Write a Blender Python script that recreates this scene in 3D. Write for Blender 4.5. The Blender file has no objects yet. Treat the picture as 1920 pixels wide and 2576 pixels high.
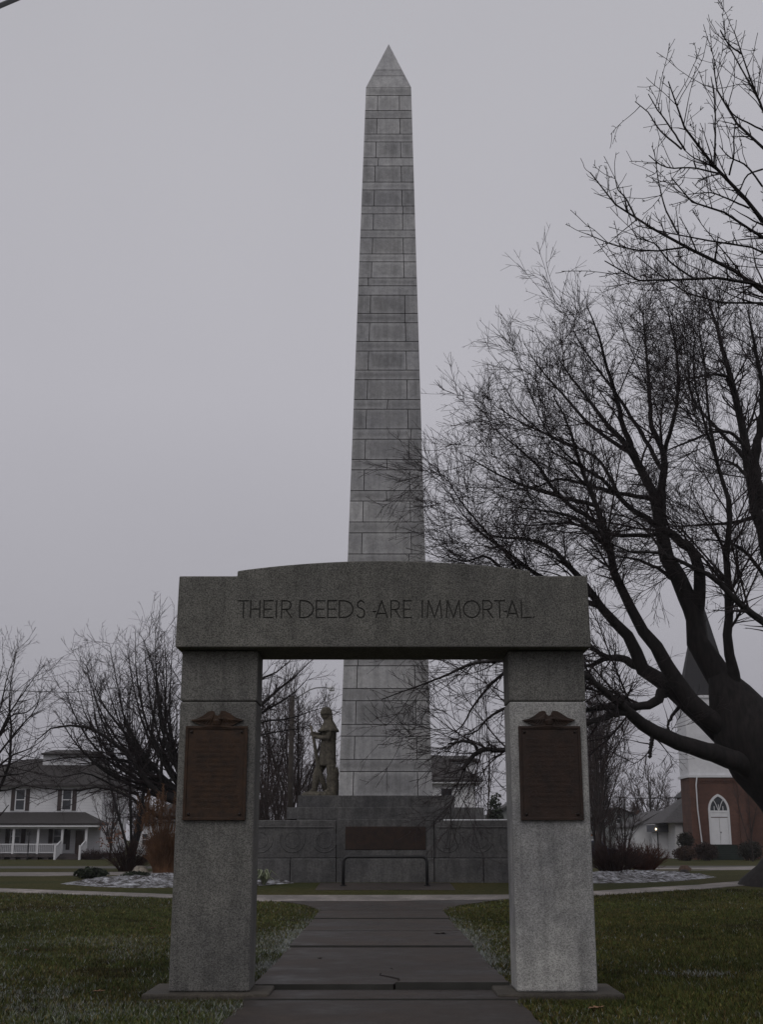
import bpy, bmesh, math, random
import numpy as np
from mathutils import Vector, Matrix, Euler

# ------------------------------------------------------------------ camera, world, sun, exposure
SC = bpy.context.scene
COL = SC.collection
F, PITCH, EYE = 3100.0, math.radians(14.9), 1.55      # focal length in photo pixels (1920 x 2576)
cam = bpy.data.cameras.new('camera')
cam.sensor_fit = 'VERTICAL'; cam.sensor_height = 24.0; cam.lens = 24.0 * F / 2576.0
cam.clip_start = 0.1; cam.clip_end = 6000
co = bpy.data.objects.new('camera', cam); COL.objects.link(co)
co.location = (0, 0, EYE); co.rotation_euler = (math.pi / 2 + PITCH, 0, 0)
SC.camera = co

SUN_EL, SUN_ROT = math.radians(48), math.radians(200)
w = bpy.data.worlds.new("World"); SC.world = w; w.use_nodes = True
nt = w.node_tree; nt.nodes.clear()
sky = nt.nodes.new('ShaderNodeTexSky'); sky.sky_type = 'NISHITA'; sky.sun_disc = False
sky.sun_elevation = SUN_EL; sky.sun_rotation = SUN_ROT; sky.dust_density = 6
hs = nt.nodes.new('ShaderNodeHueSaturation'); hs.inputs['Saturation'].default_value = 0.12; hs.inputs['Value'].default_value = 0.8
nt.links.new(sky.outputs[0], hs.inputs['Color'])
tc = nt.nodes.new('ShaderNodeTexCoord'); sp = nt.nodes.new('ShaderNodeSeparateXYZ')
nt.links.new(tc.outputs['Generated'], sp.inputs[0])
rp = nt.nodes.new('ShaderNodeValToRGB')
el = rp.color_ramp.elements
el[0].position = 0.0; el[0].color = (3.3, 3.23, 3.6, 1)
el[1].position = 1.0; el[1].color = (5.0, 5.0, 5.3, 1)
e2 = el.new(0.34); e2.color = (4.70, 4.62, 5.08, 1)
nt.links.new(sp.outputs['Z'], rp.inputs[0])
cn = nt.nodes.new('ShaderNodeTexNoise'); cn.inputs['Scale'].default_value = 1.6; cn.inputs['Detail'].default_value = 4
nt.links.new(tc.outputs['Generated'], cn.inputs['Vector'])
cr_ = nt.nodes.new('ShaderNodeValToRGB'); cr_.color_ramp.elements[0].position = .3; cr_.color_ramp.elements[0].color = (.955, .955, .96, 1)
cr_.color_ramp.elements[1].position = .7; cr_.color_ramp.elements[1].color = (1.04, 1.04, 1.035, 1)
nt.links.new(cn.outputs['Fac'], cr_.inputs[0])
cm_ = nt.nodes.new('ShaderNodeMixRGB'); cm_.blend_type = 'MULTIPLY'; cm_.inputs[0].default_value = 1
nt.links.new(rp.outputs[0], cm_.inputs[1]); nt.links.new(cr_.outputs[0], cm_.inputs[2])
mx = nt.nodes.new('ShaderNodeMixRGB'); mx.inputs[0].default_value = 0.9
nt.links.new(hs.outputs[0], mx.inputs[1]); nt.links.new(cm_.outputs[0], mx.inputs[2])
bg = nt.nodes.new('ShaderNodeBackground'); bg.inputs['Strength'].default_value = 0.1
nt.links.new(mx.outputs[0], bg.inputs[0])
wo = nt.nodes.new('ShaderNodeOutputWorld'); nt.links.new(bg.outputs[0], wo.inputs[0])

sl = bpy.data.lights.new('sun', 'SUN'); sl.energy = 0.5; sl.angle = math.radians(40); sl.color = (1, .97, .93)
so = bpy.data.objects.new('sun', sl); COL.objects.link(so)
so.rotation_euler = (math.radians(42), 0, math.radians(-25))
SC.view_settings.view_transform = 'Standard'; SC.view_settings.look = 'None'
SC.view_settings.exposure = 0.0; SC.view_settings.gamma = 1.0
SC.render.engine = 'CYCLES'
SC.cycles.max_bounces = 5; SC.cycles.diffuse_bounces = 3; SC.cycles.transparent_max_bounces = 6

# ------------------------------------------------------------------ geometry helpers
CP, SP_ = math.cos(PITCH), math.sin(PITCH)
def ss(a, b, x):
    t = np.clip((np.asarray(x, float) - a) / (b - a), 0, 1); return t * t * (3 - 2 * t)
def H(Y):                                   # ground height: a low swell under the monument
    return 0.35 * ss(27, 37, Y) * (1 - ss(50, 75, Y))
def W(px, py, Y):                           # point seen at a photo pixel, at distance Y
    u, v = (px - 960) / F, (py - 1288) / F
    ry = CP + v * SP_; t = Y / ry
    return Vector((u * t, Y, EYE + (SP_ - v * CP) * t))
def G(px, py):                              # ground point seen at a photo pixel
    lo, hi = 4.0, 4.0
    while hi < 1500:
        hi += 0.5 if hi < 120 else 10
        if W(px, py, hi).z < H(hi): break
        lo = hi
    for _ in range(30):
        m = (lo + hi) / 2
        if W(px, py, m).z < H(m): hi = m
        else: lo = m
    p = W(px, py, hi); return Vector((p.x, p.y, float(H(p.y))))

def mesh_np(name, V, polys):                # polys: list of (k-column int arrays)
    me = bpy.data.meshes.new(name)
    V = np.asarray(V, np.float32); me.vertices.add(len(V)); me.vertices.foreach_set('co', V.ravel())
    polys = [np.asarray(p, np.int32) for p in polys if len(p)]
    tot = sum(len(p) for p in polys); loops = sum(p.size for p in polys)
    me.loops.add(loops); me.polygons.add(tot)
    me.loops.foreach_set('vertex_index', np.concatenate([p.ravel() for p in polys]))
    sizes = np.concatenate([np.full(len(p), p.shape[1], np.int32) for p in polys])
    st = np.zeros(tot, np.int32); st[1:] = np.cumsum(sizes)[:-1]
    me.polygons.foreach_set('loop_start', st)
    me.update(calc_edges=True); me.validate()
    return me

def rootloc(o):
    v = Vector((0, 0, 0))
    while o is not None:
        v += o.location; o = o.parent
    return v
def link(name, me, m=None, parent=None, smooth=False):
    o = bpy.data.objects.new(name, me); COL.objects.link(o)
    if parent is not None:
        o.parent = parent
        L = rootloc(parent)
        if L.length > 0: me.transform(Matrix.Translation(-L))
    if m is not None:
        for q in (m if isinstance(m, (list, tuple)) else [m]): me.materials.append(q)
    if smooth: me.polygons.foreach_set('use_smooth', np.ones(len(me.polygons), bool))
    return o
def tag(o, label=None, cat=None, group=None, kind=None):
    if label: o['label'] = label
    if cat: o['category'] = cat
    if group: o['group'] = group
    if kind: o['kind'] = kind
    return o
def thing(name, label, cat, loc, group=None):
    o = bpy.data.objects.new(name, None); COL.objects.link(o); o.location = loc; o.empty_display_size = .3
    return tag(o, label, cat, group)
def copy_tree(o, parent=None):
    c = o.copy(); COL.objects.link(c); c.parent = parent
    for ch in list(o.children): copy_tree(ch, c)
    return c
def bevel(o, wd=.01, seg=2, ang=35):
    md = o.modifiers.new('bevel', 'BEVEL'); md.width = wd; md.segments = seg; md.limit_method = 'ANGLE'; md.angle_limit = math.radians(ang)
    return o

class MB:
    def __init__(s): s.v = []; s.f = []; s.mi = []
    def add(s, vs, fs, mi=0):
        b = len(s.v); s.v += [tuple(x) for x in vs]
        s.f += [tuple(b + i for i in f) for f in fs]; s.mi += [mi] * len(fs); return s
    def box(s, x0, x1, y0, y1, z0, z1, mi=0):
        return s.add([(x0,y0,z0),(x1,y0,z0),(x1,y1,z0),(x0,y1,z0),(x0,y0,z1),(x1,y0,z1),(x1,y1,z1),(x0,y1,z1)],
              [(0,3,2,1),(4,5,6,7),(0,1,5,4),(1,2,6,5),(2,3,7,6),(3,0,4,7)], mi)
    def prism(s, pts, y0, y1, mi=0):        # outline in x,z (counter-clockwise from the front), extruded in y
        n = len(pts)
        vs = [(x, y0, z) for x, z in pts] + [(x, y1, z) for x, z in pts]
        fs = [tuple(range(n)), tuple(range(2*n-1, n-1, -1))] + [(i, n+i, n+(i+1)%n, (i+1)%n) for i in range(n)]
        return s.add(vs, fs, mi)
    def slab(s, pts, z0, z1, mi=0):         # outline in x,y extruded in z
        n = len(pts)
        vs = [(x, y, z0) for x, y in pts] + [(x, y, z1) for x, y in pts]
        fs = [tuple(range(n-1, -1, -1)), tuple(range(n, 2*n))] + [(i, (i+1)%n, n+(i+1)%n, n+i) for i in range(n)]
        return s.add(vs, fs, mi)
    def hull8(s, p, mi=0):                  # 8 corners ordered as in box
        return s.add(p, [(0,3,2,1),(4,5,6,7),(0,1,5,4),(1,2,6,5),(2,3,7,6),(3,0,4,7)], mi)
    def tube(s, pts, rad, n=8, mi=0, caps=True):
        P = [Vector(p) for p in pts]; N = len(P)
        rad = [rad] * N if not hasattr(rad, '__len__') else rad
        vs = []; ref = None
        for i in range(N):
            t = (P[min(i+1, N-1)] - P[max(i-1, 0)]).normalized()
            if ref is None: ref = t.orthogonal().normalized()
            u = (ref - t * ref.dot(t)).normalized(); ref = u; q = t.cross(u)
            for k in range(n):
                a = 2*math.pi*k/n; vs.append(P[i] + rad[i]*(math.cos(a)*u + math.sin(a)*q))
        fs = [(i*n+k, i*n+(k+1)%n, (i+1)*n+(k+1)%n, (i+1)*n+k) for i in range(N-1) for k in range(n)]
        if caps: fs += [tuple(range(n-1, -1, -1)), tuple(range((N-1)*n, N*n))]
        return s.add(vs, fs, mi)
    def loft(s, rings, mi=0):               # rings: list of (cx, cy, z, rx, ry), capped
        n = 16; vs = []
        for cx, cy, z, rx, ry in rings:
            for k in range(n):
                a = 2*math.pi*k/n; vs.append((cx + rx*math.cos(a), cy + ry*math.sin(a), z))
        R = len(rings)
        fs = [(i*n+k, i*n+(k+1)%n, (i+1)*n+(k+1)%n, (i+1)*n+k) for i in range(R-1) for k in range(n)]
        fs += [tuple(range(n-1, -1, -1)), tuple(range((R-1)*n, R*n))]
        return s.add(vs, fs, mi)
    def ball(s, c, r, n=12, mi=0):
        rings = []; r = r if hasattr(r, '__len__') else (r, r, r)
        for i in range(1, 8):
            a = -math.pi/2 + math.pi*i/8
            rings.append((c[0], c[1], c[2]+r[2]*math.sin(a), r[0]*math.cos(a), r[1]*math.cos(a)))
        return s.loft(rings, mi)
    def build(s, name, m, parent=None, smooth=False):
        me = bpy.data.meshes.new(name); me.from_pydata(s.v, [], s.f)
        bm = bmesh.new(); bm.from_mesh(me); bmesh.ops.recalc_face_normals(bm, faces=bm.faces); bm.to_mesh(me); bm.free()
        if any(s.mi): me.polygons.foreach_set('material_index', np.array(s.mi, np.int32))
        return link(name, me, m, parent, smooth)

# ------------------------------------------------------------------ materials
def nodes(name):
    m = bpy.data.materials.new(name); m.use_nodes = True
    t = m.node_tree; b = t.nodes['Principled BSDF']; return m, t, b
def N(t, typ, **kw):
    n = t.nodes.new(typ)
    for k, v in kw.items():
        if k in n.inputs: n.inputs[k].default_value = v
        else: setattr(n, k, v)
    return n
def coords(t, world=False, scale=(1,1,1)):
    if world: g = t.nodes.new('ShaderNodeNewGeometry').outputs['Position']
    else: g = t.nodes.new('ShaderNodeTexCoord').outputs['Object']
    if scale == (1,1,1): return g
    mp = t.nodes.new('ShaderNodeMapping'); mp.inputs['Scale'].default_value = scale
    t.links.new(g, mp.inputs[0]); return mp.outputs[0]
def noise(t, vec, scale, detail=4, rough=.55):
    n = t.nodes.new('ShaderNodeTexNoise'); n.inputs['Scale'].default_value = scale
    n.inputs['Detail'].default_value = detail; n.inputs['Roughness'].default_value = rough
    t.links.new(vec, n.inputs['Vector']); return n.outputs['Fac']
def ramp(t, fac, stops):
    r = t.nodes.new('ShaderNodeValToRGB'); e = r.color_ramp.elements
    while len(e) < len(stops): e.new(.5)
    for q, (p, c) in zip(e, stops):
        q.position = p; q.color = (*c, 1) if hasattr(c, '__len__') else (c, c, c, 1)
    t.links.new(fac, r.inputs[0]); return r.outputs[0]
def mul(t, a, b, f=1.0, typ='MULTIPLY'):
    m = t.nodes.new('ShaderNodeMixRGB'); m.blend_type = typ; m.inputs[0].default_value = f
    t.links.new(a, m.inputs[1]); t.links.new(b, m.inputs[2]); return m.outputs[0]
def mixf(t, fac, a, b):
    m = t.nodes.new('ShaderNodeMixRGB'); t.links.new(fac, m.inputs[0])
    for i, q in ((1, a), (2, b)):
        if hasattr(q, 'links') or hasattr(q, 'is_linked'): t.links.new(q, m.inputs[i])
        else: m.inputs[i].default_value = (*q, 1)
    return m.outputs[0]
def bump(t, b, h, strength=.3, dist=.01):
    n = t.nodes.new('ShaderNodeBump'); n.inputs['Strength'].default_value = strength; n.inputs['Distance'].default_value = dist
    t.links.new(h, n.inputs['Height']); t.links.new(n.outputs[0], b.inputs['Normal'])
def flat(name, c, rough=.8, var=.25, scale=3.0, metallic=0, world=False, sx=(1,1,1), bmp=0, bscale=40):
    m, t, b = nodes(name); v = coords(t, world, sx)
    n = noise(t, v, scale, 5)
    lo = tuple(x*(1-var) for x in c); hi = tuple(min(1, x*(1+var)) for x in c)
    t.links.new(ramp(t, n, [(.3, lo), (.7, hi)]), b.inputs['Base Color'])
    b.inputs['Roughness'].default_value = rough; b.inputs['Metallic'].default_value = metallic
    if bmp: bump(t, b, noise(t, v, bscale, 3), bmp, .01)
    return m
def granite(name, c, speck=75, contrast=.55, stain=.45, streak=0.0, attr=False, stain_scale=.9, soot=0.0):
    m, t, b = nodes(name); v = coords(t)
    n = noise(t, v, speck, 2, .7)
    lo = tuple(x*(1-contrast) for x in c); hi = tuple(x*(1+contrast*.8) for x in c)
    colr = ramp(t, n, [(.36, lo), (.5, c), (.64, hi)])
    colr = mul(t, colr, ramp(t, noise(t, v, stain_scale, 6, .6), [(.3, (1-stain, 1-stain, 1-stain*.95)), (.68, (1.08, 1.07, 1.04))]))
    colr = mul(t, colr, ramp(t, noise(t, v, 7, 5, .65), [(.3, .82), (.7, 1.12)]))
    if streak:
        s = noise(t, coords(t, False, (3.2, 3.2, .28)), 1.6, 5, .65)
        colr = mul(t, colr, ramp(t, s, [(.35, 1-streak), (.6, 1.06)]))
    if soot:                                # rain streaks and a few pale lichen spots
        s = noise(t, coords(t, False, (7, 7, .55)), 1.3, 6, .7)
        colr = mul(t, colr, ramp(t, s, [(.34, 1-soot), (.56, 1.03)]))
        l = noise(t, v, 5.5, 8, .75)
        colr = mixf(t, ramp(t, l, [(.66, 0.0), (.74, .35)]), colr, tuple(min(1, x*1.5) for x in c))
    if attr:
        a = t.nodes.new('ShaderNodeVertexColor'); a.layer_name = 'tone'
        colr = mul(t, colr, a.outputs['Color'])
    t.links.new(colr, b.inputs['Base Color']); b.inputs['Roughness'].default_value = .85
    b.inputs['Specular IOR Level'].default_value = .3
    bump(t, b, n, .35, .006)
    return m

M = {}
M['granite'] = granite('granite', (.165, .162, .152), 85, .52, .42, soot=.26)
M['granite_pale'] = granite('granite_pale', (.375, .373, .365), 85, .42, .48, soot=.26)
M['granite_dark'] = granite('granite_weathered', (.142, .139, .128), 78, .62, .30, soot=.2)
M['groove'] = flat('groove_dirt_shade', (.035, .034, .03), .95)
M['shaft'] = granite('shaft_stone', (.40, .40, .41), 22, .10, .24, .20, True, .55)
M['base_stone'] = granite('base_stone', (.115, .113, .114), 22, .25, .4, .3)
M['statue'] = granite('statue_stone', (.125, .112, .088), 14, .25, .42, .35)
M['bronze'] = flat('bronze', (.034, .0150, .0055), .7, .45, 14, .1, bmp=.3, bscale=60)
M['bronze_dark'] = flat('bronze_dark', (.010, .005, .003), .6, .4, 20, .1)
M['bronze_red'] = flat('bronze_red', (.024, .0112, .0065), .7, .45, 6, .1, bmp=.3)
M['black'] = flat('black_paint', (.006, .006, .007), .6, .3)
M['white'] = flat('white_paint', (.66, .66, .68), .6, .06, 2)
M['trim'] = flat('white_trim', (.62, .62, .64), .55, .05, 2)
M['glass'] = flat('window_glass', (.03, .034, .04), .12, .3)
M['shutter'] = flat('shutter', (.035, .022, .02), .6, .2)
M['door'] = flat('brown_door', (.05, .027, .017), .5, .2)
M['roof'] = flat('dark_shingles', (.032, .028, .027), .9, .35, 6, bmp=.4, bscale=30)
M['roof_gray'] = flat('grey_shingles', (.07, .066, .068), .9, .3, 6, bmp=.4, bscale=30)
M['slate'] = flat('spire_slate', (.020, .019, .022), .8, .25, 5)
M['wood_pole'] = flat('pole_wood', (.035, .028, .023), .9, .3, 3)
M['metal'] = flat('grey_metal', (.25, .25, .26), .45, .15, 5, .5)
M['foundation'] = flat('foundation', (.06, .05, .05), .9, .4, 2)
M['step_green'] = flat('step_carpet', (.010, .017, .013), .9, .3)
M['fascia'] = flat('dark_fascia', (.085, .09, .11), .7, .2)
M['grey_siding'] = flat('grey_siding', (.2, .21, .21), .8, .12)
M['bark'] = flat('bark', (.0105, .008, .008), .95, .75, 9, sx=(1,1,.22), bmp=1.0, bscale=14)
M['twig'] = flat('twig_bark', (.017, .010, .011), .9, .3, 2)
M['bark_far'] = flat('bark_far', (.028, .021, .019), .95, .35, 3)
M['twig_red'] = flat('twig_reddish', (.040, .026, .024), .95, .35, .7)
M['leaf_brown'] = flat('dead_leaf', (.16, .06, .025), .8, .4, 9)
M['carcol'] = flat('car_paint', (.02, .025, .06), .3, .1)
M['snow'] = flat('snow', (.72, .73, .76), .8, .12, 8)
M['tyre'] = flat('tyre', (.015, .015, .015), .9, .1)
M['orange'] = flat('orange_paint', (.3, .12, .05), .6, .2)

def siding():
    m, t, b = nodes('white_siding'); v = coords(t)
    wv = N(t, 'ShaderNodeTexWave', wave_type='BANDS', bands_direction='Z', wave_profile='SAW'); wv.inputs['Scale'].default_value = 1.3
    t.links.new(v, wv.inputs['Vector'])
    c = mul(t, ramp(t, noise(t, v, .7, 5), [(.3, (.55, .55, .57)), (.7, (.68, .68, .70))]), ramp(t, wv.outputs['Fac'], [(0, .86), (.25, 1)]))
    t.links.new(c, b.inputs['Base Color']); b.inputs['Roughness'].default_value = .7; return m
M['siding'] = siding()
M['belfry'] = flat('belfry_white', (.62, .62, .64), .7, .1, 2)
def brickmat():
    m, t, b = nodes('red_brick'); v = coords(t)
    mp = t.nodes.new('ShaderNodeMapping'); mp.inputs['Rotation'].default_value = (math.pi/2, 0, 0)
    t.links.new(v, mp.inputs[0])
    br = t.nodes.new('ShaderNodeTexBrick'); t.links.new(mp.outputs[0], br.inputs['Vector'])
    br.inputs['Color1'].default_value = (.118, .052, .036, 1); br.inputs['Color2'].default_value = (.090, .040, .029, 1)
    br.inputs['Mortar'].default_value = (.13, .08, .06, 1); br.inputs['Scale'].default_value = 2.4
    br.inputs['Mortar Size'].default_value = .02
    c = mul(t, br.outputs['Color'], ramp(t, noise(t, v, .8, 6), [(.3, (.62, .6, .6)), (.7, (1.1, 1.1, 1.1))]))
    t.links.new(c, b.inputs['Base Color']); b.inputs['Roughness'].default_value = .9; return m
M['brick'] = brickmat()
def lawnmat():
    m, t, b = nodes('lawn'); v = coords(t, True)
    c = ramp(t, noise(t, v, 9, 6, .7), [(.3, (.024, .024, .009)), (.5, (.052, .052, .021)), (.72, (.085, .076, .036))])
    c2 = ramp(t, noise(t, v, .22, 5), [(.35, (.75, .85, .7)), (.65, (1.25, 1.12, 1.0))])
    c = mul(t, c, c2)
    t.links.new(c, b.inputs['Base Color']); b.inputs['Roughness'].default_value = 1; b.inputs['Specular IOR Level'].default_value = .1
    bump(t, b, noise(t, v, 30, 4), .8, .05); return m
M['lawn'] = lawnmat()
def pathmat(name, c, wet, cracks=True):
    m, t, b = nodes(name); v = coords(t, True)
    n = noise(t, v, 55, 4, .75)
    colr = ramp(t, n, [(.3, tuple(x*.55 for x in c)), (.5, c), (.7, tuple(x*1.6 for x in c))])
    st = noise(t, v, .8, 7, .66)
    colr = mul(t, colr, ramp(t, st, [(.34, .58), (.5, .95), (.66, 1.5)]))
    colr = mul(t, colr, ramp(t, noise(t, v, 4.5, 6, .7), [(.3, .72), (.7, 1.3)]))
    t.links.new(colr, b.inputs['Base Color'])
    t.links.new(ramp(t, st, [(.36, wet), (.6, min(.95, wet+.35))]), b.inputs['Roughness'])
    b.inputs['Specular IOR Level'].default_value = .35
    bump(t, b, n, .6, .006); return m
M['path'] = pathmat('wet_path', (.034, .026, .0215), .45)
M['pad'] = pathmat('concrete_pad', (.060, .052, .042), .7)
M['walk'] = pathmat('concrete_walk', (.20, .18, .168), .65)
M['road'] = pathmat('asphalt_road', (.06, .056, .05), .6)
def mulchmat():
    m, t, b = nodes('snowy_mulch'); v = coords(t, True)
    a = noise(t, v, 3.4, 10, .8)
    c = mixf(t, ramp(t, a, [(.45, 0.0), (.64, 1.0)]), (.022, .016, .012), (.60, .61, .66))
    t.links.new(c, b.inputs['Base Color']); b.inputs['Roughness'].default_value = .9
    bump(t, b, noise(t, v, 14, 4), .8, .08); return m
M['mulch'] = mulchmat()
def attrmat(name, rough=.8):
    m, t, b = nodes(name); a = t.nodes.new('ShaderNodeVertexColor'); a.layer_name = 'tint'
    t.links.new(a.outputs['Color'], b.inputs['Base Color']); b.inputs['Roughness'].default_value = rough
    b.inputs['Specular IOR Level'].default_value = .15; return m
M['blades'] = attrmat('grass_blades')
def emit(name, c, s):
    m, t, b = nodes(name); b.inputs['Emission Color'].default_value = (*c, 1); b.inputs['Emission Strength'].default_value = s
    b.inputs['Base Color'].default_value = (*c, 1); return m
M['lamp'] = emit('lit_lamp', (1, .8, .5), 3.5)

rng = np.random.default_rng(7); random.seed(7)

# ------------------------------------------------------------------ ground, path, pavement, road
ys = np.concatenate([[-60, -20], np.arange(0, 80, 1.0), np.arange(80, 200, 10), [250, 400, 700, 1200, 2200, 3500]])
xs = np.concatenate([[-3500, -1200, -400, -150], np.arange(-60, 61, 4.0), [150, 400, 1200, 3500]])
XX, YY = np.meshgrid(xs, ys)
V = np.stack([XX, YY, H(YY)], -1).reshape(-1, 3); nx = len(xs)
I = (np.arange(len(ys)-1)[:, None]*nx + np.arange(nx-1)[None]).ravel()
g = link('lawn', mesh_np('lawn', V, [np.stack([I, I+1, I+1+nx, I+nx], 1)]), M['lawn'], smooth=True); tag(g, kind='structure')

def strip(name, left, right, m, dz, thick=.06):      # ribbon between two ground polylines (lists of points)
    a = np.array([tuple(p) for p in left]); b = np.array([tuple(p) for p in right])
    def dens(P):
        out = []
        for i in range(len(P)-1):
            k = max(2, int(np.linalg.norm(P[i+1]-P[i])/1.0))
            k = 6
            for j in range(k): out.append(P[i] + (P[i+1]-P[i])*j/k)
        out.append(P[-1]); return np.array(out)
    a, b = dens(a), dens(b)
    mb = MB(); n = len(a); rows = []
    for i in range(n):
        for p in (a[i], b[i]):
            z = float(H(p[1])) + dz; rows.append((p[0], p[1], z))
        for p in (b[i], a[i]): rows.append((p[0], p[1], float(H(p[1])) + dz - thick))
    fs = []
    for i in range(n-1):
        for k in range(4): fs.append((i*4+k, i*4+(k+1)%4, (i+1)*4+(k+1)%4, (i+1)*4+k))
    fs += [(0,1,2,3), tuple((n-1)*4+k for k in (3,2,1,0))]
    mb.add(rows, fs); o = mb.build(name, m); tag(o, kind='structure'); return o

# walkway under the arch: slabs with open joints and slightly different heights
PW, PC = 1.365, 0.0
mb = MB(); y = 8.0; k = 0
cuts = [8.0, 11.2, 13.05, 13.98, 16.0, 19.2, 22.5, 26.0, 28.6, 31.0]
lift = [0, .004, .0, .03, .008, .016, .006, .012, .004]
for (a, b), lz in zip(zip(cuts[:-1], cuts[1:]), lift):
    n = 8; gap = .026
    for side in ([(-PW, .12), (.138, PW)] if k == 3 else [(-PW, PW)]):
        vs = []
        for i in range(n+1):
            yy = a + gap + (b-a-2*gap)*i/n
            z = float(H(yy)) + .012 + lz + [.012, .016, .014, .020, .012, .017, .012, .013, .010][k]*(1-i/n) + (.02*(1-i/n) if (k == 3 and side[0] > 0) else 0)
            ja, jb = (0.012*math.sin(yy*9.1), 0.012*math.sin(yy*7.3+1)) if True else (0, 0)
            xl, xr = side
            if k == 3:      # the wandering crack
                wv = .10*math.sin(i*1.1) - .09*(i/n)
                if side[0] > 0: xl += wv
                else: xr += wv
            vs += [(xl+ja-.0*yy, yy, z), (xr+jb, yy, z), (xr+jb, yy, z-.09), (xl+ja, yy, z-.09)]
        fs = []
        for i in range(n):
            for q in range(4): fs.append((i*4+q, i*4+(q+1)%4, (i+1)*4+(q+1)%4, (i+1)*4+q))
        fs += [tuple(n*4+q for q in (3,2,1,0))]
        mb.add(vs, fs); mb.add(vs[:4], [(0,1,2,3)], 1)  # front lip face painted dark: shade of the joint as well as dirt
    k += 1
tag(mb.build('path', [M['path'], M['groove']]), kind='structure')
# dark bed under the joints
mb = MB(); mb.box(-PW+.02, PW-.02, 8, 26.5, -.05, .003); tag(mb.build('path_bed', M['groove']), kind='structure')
# flare where the path meets the pavement
L_ = [(-PW, 27.5), (-1.4, 28.8), (-1.75, 30.0), (-2.6, 31.2), (-3.9, 32.2)]
R_ = [(PW, 27.5), (1.4, 28.8), (1.8, 30.0), (2.8, 31.2), (4.3, 32.2)]
strip('path_flare', [(x, y, 0) for x, y in L_], [(x, y, 0) for x, y in R_], M['path'], .013)
# curving pale pavement in front of the monument (edges traced, then laid on the ground)
far = [G(-420, 2221), G(0, 2236), G(430, 2251), G(660, 2253), G(960, 2253), G(1270, 2252), G(1497, 2243), G(1760, 2227), G(1890, 2216), G(2200, 2200)]
near = [G(-420, 2230), G(0, 2245), G(430, 2260), G(660, 2268), G(960, 2268), G(1270, 2264), G(1497, 2254), G(1760, 2238), G(1890, 2227), G(2200, 2210)]
strip('pavement', near, far, M['walk'], .016)
strip('far_pavement', [G(-300, 2205), G(120, 2204), G(330, 2201), G(600, 2199)], [G(-300, 2196), G(120, 2195), G(330, 2194), G(600, 2193)], M['walk'], .012)
strip('side_pavement', [G(1640, 2190), G(1760, 2190), G(1930, 2188), G(2300, 2185)], [G(1640, 2184), G(1760, 2183), G(1930, 2179), G(2300, 2174)], M['walk'], .012)
strip('road', [(-300, 70, 0), (-30, 70, 0), (30, 72, 0), (300, 74, 0)], [(-300, 77.5, 0), (-30, 77.5, 0), (30, 79.5, 0), (300, 81.5, 0)], M['road'], .008)
strip('approach_slab', [(-1.75, 33.9, 0), (-1.75, 36.9, 0)], [(1.95, 33.9, 0), (1.95, 36.9, 0)], M['path'], .010)

def bed(name, pts, seed):
    r = np.random.default_rng(seed)
    P = np.array([tuple(p)[:2] for p in pts]); c = P.mean(0)
    vs = []; fs = []; R = 14; n = len(P)*6
    ring = np.array([P[i] + (P[(i+1) % len(P)]-P[i])*j/6 for i in range(len(P)) for j in range(6)])
    for q in range(R+1):
        t = 1 - q/R
        for i in range(n):
            p = c + (ring[i]-c)*t
            z = float(H(p[1])) + .004 + .13*(1-t**3) + (0 if q == 0 else r.normal(0, .03))
            vs.append((p[0], p[1], z))
    for q in range(R):
        for i in range(n): fs.append((q*n+i, q*n+(i+1)%n, (q+1)*n+(i+1)%n, (q+1)*n+i))
    mb = MB(); mb.add(vs, fs); o = mb.build(name, M['mulch'], smooth=True); tag(o, kind='structure'); return o
bed('garden_bed', [G(150, 2224), G(240, 2231), G(340, 2234), G(470, 2232), G(640, 2230), G(740, 2222), G(640, 2206), G(440, 2201), G(310, 2203), G(225, 2211)], 1)
bed('garden_bed', [G(1300, 2221), G(1500, 2222), G(1600, 2221), G(1705, 2217), G(1805, 2207), G(1720, 2197), G(1640, 2193), G(1560, 2196), G(1480, 2200), G(1320, 2206)], 2)

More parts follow.
